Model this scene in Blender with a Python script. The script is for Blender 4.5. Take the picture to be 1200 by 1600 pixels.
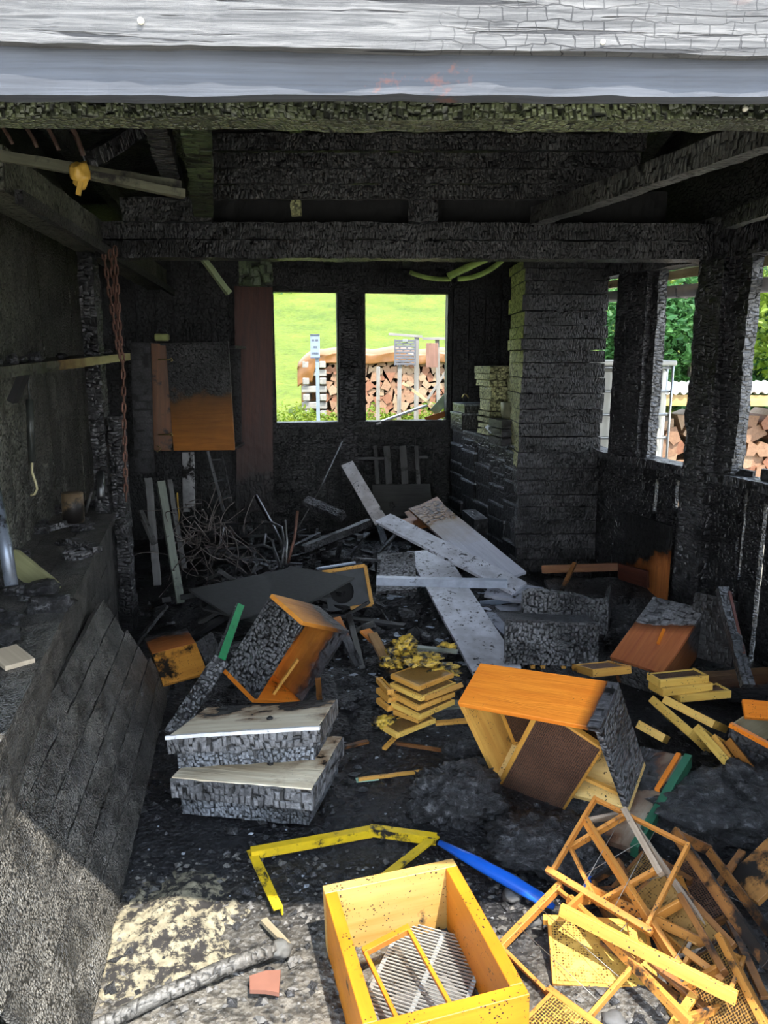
import bpy, bmesh, math, random
from mathutils import Vector, Matrix, noise

SC = bpy.context.scene
COL = SC.collection
for o in list(bpy.data.objects):
    bpy.data.objects.remove(o)

# ---------------------------------------------------------------- camera
CAM_Z, PITCH, FPX = 1.65, math.radians(11.5), 1200.0
cam_data = bpy.data.cameras.new('camera')
cam_data.sensor_fit = 'VERTICAL'
cam_data.sensor_height = 36.0
cam_data.sensor_width = 27.0
cam_data.lens = 36.0 * FPX / 1600.0
cam_data.clip_start = 0.02
cam_data.clip_end = 400
cam = bpy.data.objects.new('camera', cam_data)
COL.objects.link(cam)
cam.location = (0, 0, CAM_Z)
cam.rotation_euler = (math.pi / 2 - PITCH, 0, 0)
SC.camera = cam

# ---------------------------------------------------------------- sky, sun, exposure
world = bpy.data.worlds.new('sky')
SC.world = world
world.use_nodes = True
_wn = world.node_tree.nodes
_wl = world.node_tree.links
_bg = _wn['Background']
_tc = _wn.new('ShaderNodeTexCoord')
_sep = _wn.new('ShaderNodeSeparateXYZ')
_rmp = _wn.new('ShaderNodeValToRGB')
_rmp.color_ramp.elements[0].position = 0.0
_rmp.color_ramp.elements[0].color = (0.92, 0.96, 1.0, 1)
_rmp.color_ramp.elements[1].position = 0.8
_rmp.color_ramp.elements[1].color = (0.58, 0.75, 1.0, 1)
_wl.new(_tc.outputs['Generated'], _sep.inputs[0])
_wl.new(_sep.outputs['Z'], _rmp.inputs[0])
_wl.new(_rmp.outputs[0], _bg.inputs[0])
_bg.inputs[1].default_value = 2.3

sun_data = bpy.data.lights.new('sun', 'SUN')
sun_data.energy = 5.6
sun_data.angle = math.radians(0.6)
sun_data.color = (1.0, 0.95, 0.86)
sun = bpy.data.objects.new('sun', sun_data)
COL.objects.link(sun)
SUN_DIR = Vector((-0.29, 0.45, -1.0)).normalized()
sun.rotation_euler = SUN_DIR.to_track_quat('-Z', 'Y').to_euler()

SC.view_settings.view_transform = 'Standard'
SC.view_settings.look = 'None'
SC.view_settings.exposure = 1.35
SC.view_settings.gamma = 1.0
SC.view_settings.use_curve_mapping = False
SC.cycles.use_denoising = True
SC.cycles.max_bounces = 4
SC.cycles.diffuse_bounces = 3
SC.cycles.glossy_bounces = 2
SC.cycles.transmission_bounces = 2
SC.cycles.use_adaptive_sampling = True
SC.cycles.adaptive_threshold = 0.06
SC.cycles.adaptive_min_samples = 12

# ---------------------------------------------------------------- measuring helpers
_F = Vector((0, math.cos(PITCH), -math.sin(PITCH)))
_U = Vector((0, math.sin(PITCH), math.cos(PITCH)))
_C = Vector((0, 0, CAM_Z))
V = Vector
def ray(px, py):
    return _F + V((1, 0, 0)) * ((px - 600) / FPX) - _U * ((py - 800) / FPX)
def G(px, py, z=0.0):            # point at height z
    r = ray(px, py)
    return _C + r * ((z - CAM_Z) / r.z)
def D(px, py, y):                # point at depth y
    r = ray(px, py)
    return _C + r * (y / r.y)

RNG = random.Random(7)
MW = {}                          # world matrix of each object by name

# ---------------------------------------------------------------- object helpers
def put(o, M, parent=None):
    MW[o.name] = M
    if parent is not None:
        o.parent = parent
        o.matrix_basis = MW[parent.name].inverted() @ M
    else:
        o.matrix_basis = M
    return o
def obj(name, me, mat=None, M=None, parent=None):
    o = bpy.data.objects.new(name, me)
    COL.objects.link(o)
    if mat is not None:
        if len(me.materials) == 0:
            me.materials.append(mat)
        if me.materials[0] is not mat:
            o.material_slots[0].link = 'OBJECT'
            o.material_slots[0].material = mat
    return put(o, M if M is not None else Matrix.Identity(4), parent)
def tag(o, label=None, cat=None, group=None, kind=None):
    if label: o['label'] = label
    if cat: o['category'] = cat
    if group: o['group'] = group
    if kind: o['kind'] = kind
    return o
def thing(name, label, cat, M=None, group=None, kind=None):
    o = bpy.data.objects.new(name, None)
    COL.objects.link(o)
    o.empty_display_size = 0.05
    if M is None: M = Matrix.Identity(4)
    if isinstance(M, Vector): M = Matrix.Translation(M)
    put(o, M)
    return tag(o, label, cat, group, kind)
def basis(c, x, y, z):
    return Matrix(((x.x, y.x, z.x, c.x), (x.y, y.y, z.y, c.y), (x.z, y.z, z.z, c.z), (0, 0, 0, 1)))
def M3(R, c):
    return Matrix(((R[0][0], R[0][1], R[0][2], c[0]), (R[1][0], R[1][1], R[1][2], c[1]), (R[2][0], R[2][1], R[2][2], c[2]), (0, 0, 0, 1)))
def T(x, y, z):
    return Matrix.Translation((x, y, z))
def RZ(a):
    return Matrix.Rotation(math.radians(a), 4, 'Z')

# ---------------------------------------------------------------- mesh helpers
_mesh_cache = {}
def smooth(me, on=True):
    me.polygons.foreach_set('use_smooth', [on] * len(me.polygons))
def box(l, w, t, jit=0.0, n=None, seed=0, bev=0.0, key=None):
    """box of size l,w,t about its centre, long side along X; jit roughens a subdivided surface"""
    k = (round(l, 4), round(w, 4), round(t, 4), jit, n, seed, bev)
    if k in _mesh_cache: return _mesh_cache[k]
    bm = bmesh.new()
    if jit > 0:
        if n is None:
            n = (max(2, min(40, int(l / 0.035))), max(1, min(14, int(w / 0.035))), max(1, min(6, int(t / 0.03))))
        nx, ny, nz = n
        vid = {}
        def vert(i, j, m):
            q = (i, j, m)
            if q not in vid:
                p = V((l * (i / nx - .5), w * (j / ny - .5), t * (m / nz - .5)))
                s = p * 22 + V((seed * 3.7, seed * 1.3, seed * 7.1))
                d = V((noise.noise(s), noise.noise(s + V((31, 0, 0))), noise.noise(s + V((0, 47, 0)))))
                s2 = p * 5 + V((seed * 1.7, 9, seed))
                d += 0.8 * V((0, noise.noise(s2), noise.noise(s2 + V((5, 5, 5)))))
                vid[q] = bm.verts.new(p + d * jit)
            return vid[q]
        def face(a, b, c, d):
            bm.faces.new((a, b, c, d))
        for i in range(nx):
            for j in range(ny):
                face(vert(i, j, 0), vert(i, j + 1, 0), vert(i + 1, j + 1, 0), vert(i + 1, j, 0))
                face(vert(i, j, nz), vert(i + 1, j, nz), vert(i + 1, j + 1, nz), vert(i, j + 1, nz))
            for m in range(nz):
                face(vert(i, 0, m), vert(i + 1, 0, m), vert(i + 1, 0, m + 1), vert(i, 0, m + 1))
                face(vert(i, ny, m), vert(i, ny, m + 1), vert(i + 1, ny, m + 1), vert(i + 1, ny, m))
        for j in range(ny):
            for m in range(nz):
                face(vert(0, j, m), vert(0, j, m + 1), vert(0, j + 1, m + 1), vert(0, j + 1, m))
                face(vert(nx, j, m), vert(nx, j + 1, m), vert(nx, j + 1, m + 1), vert(nx, j, m + 1))
    else:
        bmesh.ops.create_cube(bm, size=1.0)
        for v in bm.verts:
            v.co = V((v.co.x * l, v.co.y * w, v.co.z * t))
        if bev > 0:
            bmesh.ops.bevel(bm, geom=list(bm.edges), offset=bev, segments=1, affect='EDGES')
    me = bpy.data.meshes.new('box')
    bm.to_mesh(me); bm.free()
    _mesh_cache[k] = me
    return me
def tube_mesh(pts, r, seg=8, caps=True, flat=1.0):
    """tube through points; r a number or a list"""
    pts = [V(p) for p in pts]
    n = len(pts)
    rs = r if isinstance(r, (list, tuple)) else [r] * n
    bm = bmesh.new()
    rings = []
    prev = None
    for i, p in enumerate(pts):
        d = (pts[min(i + 1, n - 1)] - pts[max(i - 1, 0)])
        d = d.normalized() if d.length > 1e-9 else V((0, 0, 1))
        if prev is None:
            a = d.orthogonal().normalized()
        else:
            a = (prev - d * prev.dot(d))
            a = a.normalized() if a.length > 1e-6 else d.orthogonal().normalized()
        prev = a
        b = d.cross(a)
        rings.append([bm.verts.new(p + (a * math.cos(2 * math.pi * k / seg) + b * flat * math.sin(2 * math.pi * k / seg)) * rs[i]) for k in range(seg)])
    for i in range(n - 1):
        for k in range(seg):
            bm.faces.new((rings[i][k], rings[i][(k + 1) % seg], rings[i + 1][(k + 1) % seg], rings[i + 1][k]))
    if caps:
        bm.faces.new(rings[0][::-1]); bm.faces.new(rings[-1])
    me = bpy.data.meshes.new('tube')
    bm.to_mesh(me); bm.free()
    smooth(me)
    return me
def tube(name, pts, r, mat, parent=None, seg=8, flat=1.0):
    pts = [V(p) for p in pts]
    c = sum(pts, V((0, 0, 0))) / len(pts)
    c = V((c.x, c.y, min(p.z for p in pts)))
    return obj(name, tube_mesh([p - c for p in pts], r, seg, True, flat), mat, Matrix.Translation(c), parent)
def arc(p0, p1, p2, n=10):
    """quadratic curve points"""
    return [(1 - t) ** 2 * V(p0) + 2 * t * (1 - t) * V(p1) + t * t * V(p2) for t in [i / n for i in range(n + 1)]]
def prism_mesh(poly, h):
    bm = bmesh.new()
    a = [bm.verts.new((x, y, 0)) for x, y in poly]
    b = [bm.verts.new((x, y, h)) for x, y in poly]
    bm.faces.new(a[::-1]); bm.faces.new(b)
    n = len(poly)
    for i in range(n):
        bm.faces.new((a[i], a[(i + 1) % n], b[(i + 1) % n], b[i]))
    bmesh.ops.recalc_face_normals(bm, faces=bm.faces)
    me = bpy.data.meshes.new('prism')
    bm.to_mesh(me); bm.free()
    return me
def frame3(P0, P1, P2, face=None):
    """orthonormal axes from three corners; z turned towards the viewer unless face is given"""
    P0, P1, P2 = V(P0), V(P1), V(P2)
    x = (P1 - P0); L = x.length; x = x.normalized()
    y = (P2 - P0); y = y - x * y.dot(x); W = y.length; y = y.normalized()
    z = x.cross(y)
    return x, y, z, L, W
def slab(name, P0, P1, P2, thick, mat, parent=None, jit=0.0, bev=0.0015, seed=0, away=None, n=None):
    """rectangular board whose visible face has corner P0, runs to P1 (length) and to P2 (width); thickness lies behind it"""
    x, y, z, L, W = frame3(P0, P1, P2)
    c = V(P0) + x * L / 2 + y * W / 2
    look = (c - _C) if away is None else V(away)
    nrm = z if z.dot(look) > 0 else -z           # pointing behind
    c = c + nrm * thick / 2
    if W > L:                                    # long axis along local X
        x, y, L, W = y, x, W, L
        z = x.cross(y)
    me = box(L, W, thick, jit, n, seed, bev)
    return obj(name, me, mat, basis(c, x, y, z), parent)
def bar(name, A, B, w, t, mat, parent=None, up=(0, 0, 1), jit=0.0, bev=0.001, seed=0, n=None):
    """bar with centre line A-B, width w, thickness t along up"""
    A, B = V(A), V(B)
    x = (B - A); L = x.length; x = x.normalized()
    z = V(up) - x * V(up).dot(x)
    z = z.normalized() if z.length > 1e-5 else x.orthogonal().normalized()
    y = z.cross(x)
    return obj(name, box(L, w, t, jit, n, seed, bev), mat, basis((A + B) / 2, x, y, z), parent)
def lump_mesh(rx, ry, rz, amp=0.25, sub=4, seed=0, sq=0.0, fine=0.05):
    bm = bmesh.new()
    bmesh.ops.create_icosphere(bm, subdivisions=sub, radius=1.0)
    off = V((seed * 5.3, seed * 2.1, seed * 9.7))
    for v in bm.verts:
        p = v.co.normalized()
        if sq > 0:
            m = max(abs(p.x), abs(p.y), abs(p.z))
            p = p.lerp(p / m * 0.85, sq)
        d = 1 + amp * noise.noise(p * 1.6 + off) + amp * .5 * noise.noise(p * 4 + off) + fine * noise.noise(p * 11 + off) + fine * .7 * noise.noise(p * 24 + off)
        v.co = V((p.x * rx, p.y * ry, p.z * rz)) * d
    me = bpy.data.meshes.new('lump')
    bm.to_mesh(me); bm.free()
    smooth(me)
    return me
def from_py(name, verts, faces, mat, M=None, parent=None, sm=False):
    me = bpy.data.meshes.new(name)
    me.from_pydata([tuple(v) for v in verts], [], faces)
    me.update()
    if sm: smooth(me)
    return obj(name, me, mat, M, parent)

# ---------------------------------------------------------------- materials
class NT:
    def __init__(self, name):
        self.m = bpy.data.materials.new(name)
        self.m.use_nodes = True
        self.t = self.m.node_tree
        self.n = self.t.nodes
        self.b = self.n['Principled BSDF']
    def node(self, kind, **kw):
        x = self.n.new(kind)
        for k, v in kw.items(): setattr(x, k, v)
        return x
    def link(self, a, b): self.t.links.new(a, b)
    def coords(self, scale=(1, 1, 1), rnd=True):
        tc = self.node('ShaderNodeTexCoord')
        mp = self.node('ShaderNodeMapping')
        mp.inputs['Scale'].default_value = scale
        if rnd:
            oi = self.node('ShaderNodeObjectInfo')
            mul = self.node('ShaderNodeVectorMath', operation='SCALE')
            cmb = self.node('ShaderNodeCombineXYZ')
            for i in range(3): self.link(oi.outputs['Random'], cmb.inputs[i])
            self.link(cmb.outputs[0], mul.inputs[0]); mul.inputs['Scale'].default_value = 37.0
            self.link(mul.outputs[0], mp.inputs['Location'])
        self.link(tc.outputs['Object'], mp.inputs['Vector'])
        return mp.outputs[0]
    def noise(self, vec, scale=5, detail=4, rough=.55, dist=0.0):
        x = self.node('ShaderNodeTexNoise')
        x.inputs['Scale'].default_value = scale; x.inputs['Detail'].default_value = detail
        x.inputs['Roughness'].default_value = rough; x.inputs['Distortion'].default_value = dist
        if vec is not None: self.link(vec, x.inputs['Vector'])
        return x.outputs[0]
    def vor(self, vec, scale=5, feature='DISTANCE_TO_EDGE', rnd=1.0):
        x = self.node('ShaderNodeTexVoronoi', feature=feature)
        x.inputs['Scale'].default_value = scale; x.inputs['Randomness'].default_value = rnd
        self.link(vec, x.inputs['Vector'])
        return x.outputs['Distance']
    def ramp(self, fac, stops):
        x = self.node('ShaderNodeValToRGB')
        el = x.color_ramp.elements
        while len(el) < len(stops): el.new(0.5)
        for e, (p, c) in zip(el, stops):
            e.position = p
            if not isinstance(c, (tuple, list)): c = (c, c, c)
            e.color = (c[0], c[1], c[2], 1)
        self.link(fac, x.inputs[0])
        return x.outputs[0]
    def mix(self, fac, a, b, blend='MIX'):
        x = self.node('ShaderNodeMix', data_type='RGBA', blend_type=blend)
        for s, v in ((0, fac), (6, a), (7, b)):
            if hasattr(v, 'is_linked') or hasattr(v, 'links'): self.link(v, x.inputs[s])
            elif s == 0: x.inputs[0].default_value = v
            else: x.inputs[s].default_value = (v[0], v[1], v[2], 1)
        return x.outputs[2]
    def math(self, op, a, b=0.0, clamp=False):
        x = self.node('ShaderNodeMath', operation=op, use_clamp=clamp)
        for i, v in enumerate((a, b)):
            if hasattr(v, 'links'): self.link(v, x.inputs[i])
            else: x.inputs[i].default_value = v
        return x.outputs[0]
    def bump(self, h, strength=.6, dist=.01):
        x = self.node('ShaderNodeBump')
        x.inputs['Strength'].default_value = strength; x.inputs['Distance'].default_value = dist
        self.link(h, x.inputs['Height'])
        self.link(x.outputs[0], self.b.inputs['Normal'])
        return x
    def fin(self, col, rough=.6, spec=.5, metal=0.0):
        for s, v in (('Base Color', col), ('Roughness', rough), ('Specular IOR Level', spec), ('Metallic', metal)):
            if hasattr(v, 'links'): self.link(v, self.b.inputs[s])
            elif s == 'Base Color': self.b.inputs[s].default_value = (v[0], v[1], v[2], 1)
            else: self.b.inputs[s].default_value = v
        return self.m

def char_nodes(nt, dark, light, cell=(14, 34, 34), crack=.10, var=3.0):
    """cracked 'alligator' charcoal: colour and height"""
    vec = nt.coords((1, 1, 1))
    wob = nt.node('ShaderNodeTexNoise'); wob.inputs['Scale'].default_value = 9; wob.inputs['Detail'].default_value = 1
    nt.link(vec, wob.inputs['Vector'])
    mixv = nt.node('ShaderNodeVectorMath', operation='MULTIPLY_ADD')
    nt.link(wob.outputs['Color'], mixv.inputs[0]); mixv.inputs[1].default_value = (.05, .05, .05); nt.link(vec, mixv.inputs[2])
    mp = nt.node('ShaderNodeMapping'); mp.inputs['Scale'].default_value = cell
    nt.link(mixv.outputs[0], mp.inputs['Vector'])
    x = nt.node('ShaderNodeTexVoronoi', feature='F1', distance='CHEBYCHEV')
    x.inputs['Scale'].default_value = 1.0; x.inputs['Randomness'].default_value = .72
    nt.link(mp.outputs[0], x.inputs['Vector'])
    cellh = nt.ramp(x.outputs['Distance'], [(.22, 1), (.48 - crack * .4, .7), (.62, 0)])
    big = nt.noise(vec, var, 2)
    fine = nt.noise(vec, 90, 2, .6)
    tone = nt.ramp(big, [(.35, dark), (.68, light)])
    col = nt.mix(cellh, (dark[0] * .25, dark[1] * .25, dark[2] * .25), tone)
    fl = nt.ramp(fine, [(.45, .75), (.75, 1.5)])
    col = nt.mix(1.0, col, fl, 'MULTIPLY')
    h = nt.math('ADD', nt.math('MULTIPLY', cellh, 1.0), nt.math('MULTIPLY', fine, .25))
    return col, h
_mats = {}
def char(name='char', dark=(.018, .018, .02), light=(.055, .055, .06), cell=(14, 34, 34), bump=.9, dist=.008, rough=.42, crack=.10, spec=.6, var=3.0):
    if name in _mats: return _mats[name]
    nt = NT(name)
    col, h = char_nodes(nt, dark, light, cell, crack, var)
    nt.bump(h, bump, dist)
    _mats[name] = nt.fin(col, rough, spec)
    return _mats[name]
def wood(name, base, dark, grain=(3, 40, 40), soot=.0, specks=.0, rough=.5, bump=.25, soot_col=(.012, .01, .009), spec=.4):
    """board wood: grain along X, blotches of soot, small dark specks"""
    if name in _mats: return _mats[name]
    nt = NT(name)
    vec = nt.coords()
    mp = nt.node('ShaderNodeMapping'); mp.inputs['Scale'].default_value = grain
    nt.link(vec, mp.inputs['Vector'])
    g = nt.noise(mp.outputs[0], 1.0, 5, .6, .6)
    col = nt.mix(nt.ramp(g, [(.3, 0), (.7, 1)]), base, dark)
    tint = nt.noise(vec, 4, 2)
    col = nt.mix(1.0, col, nt.ramp(tint, [(.3, .8), (.7, 1.12)]), 'MULTIPLY')
    if soot > 0:
        s = nt.noise(vec, 5, 6, .68)
        m = nt.ramp(s, [(.68 - soot * .4, 0), (.74 - soot * .36, 1)])
        col = nt.mix(m, col, soot_col)
    if specks > 0:
        v = nt.vor(vec, 95, 'F1')
        gate = nt.noise(vec, 17, 3)
        v2 = nt.math('ADD', v, nt.math('MULTIPLY', gate, .9))
        m = nt.ramp(v2, [(.46 + .16 * specks, 1), (.50 + .16 * specks, 0)])
        col = nt.mix(m, col, (.02, .015, .012))
    nt.bump(g, bump, .002)
    _mats[name] = nt.fin(col, rough, spec)
    return _mats[name]
def burnt(name, base, dark, axis=(1, 0, 0), off=0.0, soft=.05, wob=.12, cell=(22, 40, 40), char_light=(.10, .10, .11), char_dark=(.025, .025, .027), rough=.5, scorch=(.10, .03, .008)):
    """unburnt wood that turns to charcoal along an object-space direction: charcoal where axis.p + noise > off"""
    if name in _mats: return _mats[name]
    nt = NT(name)
    tc = nt.node('ShaderNodeTexCoord')
    dot = nt.node('ShaderNodeVectorMath', operation='DOT_PRODUCT')
    nt.link(tc.outputs['Object'], dot.inputs[0]); dot.inputs[1].default_value = axis
    vec = nt.coords()
    nz = nt.noise(vec, 6, 5, .6)
    s = nt.math('ADD', dot.outputs['Value'], nt.math('MULTIPLY', nt.math('SUBTRACT', nz, .5), wob * 2))
    s = nt.math('SUBTRACT', s, off)
    m_char = nt.ramp(nt.math('ADD', nt.math('DIVIDE', s, soft * 2), .5), [(.35, 0), (.6, 1)])
    m_sc = nt.ramp(nt.math('ADD', nt.math('DIVIDE', s, soft * 6), .85), [(.2, 0), (.85, 1)])
    ccol, ch = char_nodes(nt, char_dark, char_light, cell)
    mp = nt.node('ShaderNodeMapping'); mp.inputs['Scale'].default_value = (3, 40, 40)
    nt.link(vec, mp.inputs['Vector'])
    g = nt.noise(mp.outputs[0], 1.0, 5, .6, .6)
    wcol = nt.mix(nt.ramp(g, [(.3, 0), (.7, 1)]), base, dark)
    v = nt.vor(vec, 80, 'F1')
    gate = nt.noise(vec, 9, 2)
    sp = nt.ramp(nt.math('ADD', v, nt.math('MULTIPLY', gate, .9)), [(.40, 1), (.45, 0)])
    wcol = nt.mix(sp, wcol, (.03, .015, .01))
    wcol = nt.mix(m_sc, wcol, scorch)
    col = nt.mix(m_char, wcol, ccol)
    h = nt.mix(m_char, g, ch)
    nt.bump(h, .7, .006)
    _mats[name] = nt.fin(col, rough, .45)
    return _mats[name]
def plain(name, col, rough=.5, metal=0.0, var=.25, soot=0.0, scale=14, bump=.15, spec=.5, soot_col=(.015, .013, .012)):
    if name in _mats: return _mats[name]
    nt = NT(name)
    vec = nt.coords()
    z = nt.noise(vec, scale, 5, .6)
    c = nt.mix(1.0, col, nt.ramp(z, [(.25, 1 - var), (.75, 1 + var)]), 'MULTIPLY')
    if soot > 0:
        s = nt.noise(vec, scale * .6, 7, .72)
        c = nt.mix(nt.ramp(s, [(.68 - soot * .4, 0), (.74 - soot * .36, 1)]), c, soot_col)
    nt.bump(z, bump, .003)
    _mats[name] = nt.fin(c, rough, spec, metal)
    return _mats[name]

# ================================================================ shared materials
CH = char('char_wall', (.03, .03, .03), (.10, .10, .098), (80, 40, 40), 1.0, .008, .42, .14)                                                       # wall and beam charcoal, grain along X
CH_ROW = char('char_course', (.024, .024, .025), (.105, .105, .108), (100, 30, 30), 1.0, .009, .40, .12)
CH_BIG = char('char_post', (.025, .025, .027), (.12, .12, .125), (58, 24, 24), 1.0, .012, .38, .12)
CH_FINE = char('char_fine', (.025, .025, .027), (.10, .10, .105), (60, 60, 60), .8, .006, .45)
CH_DARK = char('char_dark', (.014, .014, .015), (.06, .06, .063), (70, 40, 40), 1.0, .010, .36, .14)
CH_SOFT = char('char_soft', (.020, .020, .021), (.066, .066, .068), (40, 50, 50), .7, .006, .55)
CH_PANEL = char('char_panel', (.045, .043, .039), (.215, .202, .178), (120, 150, 150), 1.0, .006, .38, .20, .7, 9)
CH_LEFT = char('char_left_wall', (.08, .08, .066), (.27, .27, .22), (55, 60, 60), 1.0, .010, .42, .2, .6, 5)
def fascia_mat():
    nt = NT('char_weathered')
    tc = nt.node('ShaderNodeTexCoord'); vec = tc.outputs['Object']
    def mapped(sc):
        mp = nt.node('ShaderNodeMapping'); mp.inputs['Scale'].default_value = sc; nt.link(vec, mp.inputs['Vector']); return mp.outputs[0]
    g = nt.noise(mapped((5, 150, 150)), 1.0, 8, .75, .8)
    wv = nt.node('ShaderNodeTexNoise'); wv.inputs['Scale'].default_value = 14; wv.inputs['Detail'].default_value = 3; nt.link(vec, wv.inputs['Vector'])
    wm = nt.node('ShaderNodeVectorMath', operation='MULTIPLY_ADD'); nt.link(wv.outputs['Color'], wm.inputs[0]); wm.inputs[1].default_value = (.055, .03, .03); nt.link(vec, wm.inputs[2])
    br = nt.node('ShaderNodeTexBrick'); nt.link(wm.outputs[0], br.inputs['Vector'])
    br.inputs['Color1'].default_value = br.inputs['Color2'].default_value = (1, 1, 1, 1); br.inputs['Mortar'].default_value = (0, 0, 0, 1)
    br.inputs['Scale'].default_value = 1.0; br.inputs['Mortar Size'].default_value = .0011; br.inputs['Mortar Smooth'].default_value = .3
    br.inputs['Brick Width'].default_value = .033; br.inputs['Row Height'].default_value = .0165
    ckl = br.outputs['Color']
    long_ = nt.ramp(nt.noise(mapped((3.5, 90, 90)), 1.0, 3, .5, .4), [(.33, 0), (.38, 1)])
    zone = nt.ramp(nt.noise(mapped((2.2, 3, 3)), 1.0, 2), [(.50, 0), (.66, 1)])
    crack = nt.mix(zone, (1, 1, 1), ckl)
    crack = nt.mix(1.0, crack, long_, 'MULTIPLY')
    tone = nt.ramp(g, [(.34, (.03, .03, .031)), (.48, (.08, .079, .079)), (.64, (.155, .150, .146))])
    red = nt.ramp(nt.noise(mapped((5, 14, 14)), 1.0, 3), [(.68, 0), (.76, .6)])
    tone = nt.mix(red, tone, (.20, .11, .09))
    col = nt.mix(crack, (.015, .015, .017), tone)
    nt.bump(nt.math('ADD', crack, nt.math('MULTIPLY', g, .4)), .7, .003)
    return nt.fin(col, .6, .35)
CH_GREY = fascia_mat()
FASCIA_LOW = wood('scorched_shaded_fascia', (.07, .077, .092), (.04, .043, .052), (1.8, 90, 90), .06, 0, .6, .7, (.16, .06, .04))  # blue-grey shade under the upper board put into the colour; brown blotches are scorch
PALE_LIT_END = char('ashen_and_lit_end', (.42, .42, .20), (.80, .80, .40), (70, 40, 40), .9, .008, .6, .10)  # pale tray colour; on the pillar it stands for window light
BLACK = plain('soot_and_shade_black', (.012, .012, .013), .7, 0, .4)
STEEL = plain('sooty_steel', (.16, .165, .17), .42, .85, .4, .15)
RUST = plain('rusty_iron', (.19, .10, .075), .65, .5, .5)
PALE_WOOD = wood('pale_wood', (.52, .42, .24), (.36, .27, .14), soot=.35, specks=.3)
RED_WOOD = burnt('heat_reddened_wood', (.11, .032, .018), (.06, .018, .012), (1, 0, 0), .62, .15, .15, char_light=(.03, .02, .018), char_dark=(.012, .01, .01), scorch=(.03, .012, .01))

# ================================================================ floor and ground
def zone_material():
    nt = NT('charred_floor')
    tc = nt.node('ShaderNodeTexCoord')
    vec = tc.outputs['Object']
    a = nt.noise(vec, 3, 5, .65)
    b = nt.noise(vec, 26, 6, .7)
    black = nt.ramp(b, [(.35, (.006, .006, .007)), (.60, (.022, .022, .024)), (.78, (.09, .09, .10))])
    front_tone = nt.ramp(b, [(.34, (.012, .012, .012)), (.48, (.075, .068, .057)), (.66, (.17, .155, .13))])
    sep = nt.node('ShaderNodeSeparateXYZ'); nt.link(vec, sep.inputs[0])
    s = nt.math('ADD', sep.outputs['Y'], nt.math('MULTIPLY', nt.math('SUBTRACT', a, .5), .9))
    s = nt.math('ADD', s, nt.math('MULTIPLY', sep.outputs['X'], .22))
    m = nt.ramp(nt.math('SUBTRACT', s, 1.55, True), [(.15, 1), (.55, 0)])  # paler grey-brown towards the front, black further in
    col = nt.mix(m, black, front_tone)
    v = nt.vor(vec, 60, 'F1')
    h = nt.math('ADD', b, nt.math('MULTIPLY', v, .6))
    nt.bump(h, 1.0, .012)
    rough = nt.ramp(a, [(.35, .22), (.6, .6)])
    return nt.fin(col, rough, .5)
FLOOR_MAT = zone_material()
def floor_z(x, y):
    z = .012 * noise.noise(V((x * 4, y * 4, 0))) + .010 * noise.noise(V((x * 12, y * 12, 3)))
    z += .16 * math.exp(-(((x - .1) / 1.2) ** 2 + ((y - 5.4) / 1.1) ** 2))
    z += .06 * math.exp(-(((x - .75) / .35) ** 2 + ((y - 1.75) / .3) ** 2))
    return z
def grid(name, x0, x1, y0, y1, nx, ny, fz, mat, kind='structure', sm=True):
    vs, fs = [], []
    for j in range(ny + 1):
        for i in range(nx + 1):
            x = x0 + (x1 - x0) * i / nx; y = y0 + (y1 - y0) * j / ny
            vs.append((x, y, fz(x, y)))
    for j in range(ny):
        for i in range(nx):
            a = j * (nx + 1) + i
            fs.append((a, a + 1, a + nx + 2, a + nx + 1))
    o = from_py(name, vs, fs, mat, None, None, sm)
    if kind: o['kind'] = kind
    return o
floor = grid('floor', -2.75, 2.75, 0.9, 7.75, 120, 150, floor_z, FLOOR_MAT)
floor['label'] = 'charred black floor of the burnt hut covered with soot and ash'

GRASS = NT('meadow_grass')
_v = GRASS.coords((1, 1, 1), False)
_n1 = GRASS.noise(_v, .9, 6, .7); _n2 = GRASS.noise(_v, 9, 5, .7)
_c = GRASS.ramp(_n1, [(.3, (.055, .09, .008)), (.55, (.105, .135, .014)), (.75, (.15, .16, .022))])
_c = GRASS.mix(1.0, _c, GRASS.ramp(_n2, [(.3, .65), (.7, 1.25)]), 'MULTIPLY')
GRASS.bump(_n2, .8, .1)
GRASS = GRASS.fin(_c, .8, .15)
GRAVEL = plain('yard_gravel', (.26, .24, .20), .85, 0, .35, 0, 7, .6, .2)
def hill_z(x, y):
    t = max(0.0, y - 8.0)
    z = -.06 + .115 * t + .0035 * t * t
    z = min(z, 14) if y < 70 else z
    return z + .12 * noise.noise(V((x * .35, y * .35, 1))) * min(1, t / 3)
hill = grid('hillside', -45, 60, 7.9, 62, 90, 60, hill_z, GRASS)
hill['label'] = 'sunlit bright green meadow slope rising behind the hut'
yard = grid('yard_ground', -30, 40, -30, 7.95, 40, 24, lambda x, y: -.06, GRAVEL)
yard['label'] = 'pale gravel ground around the hut'

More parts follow.
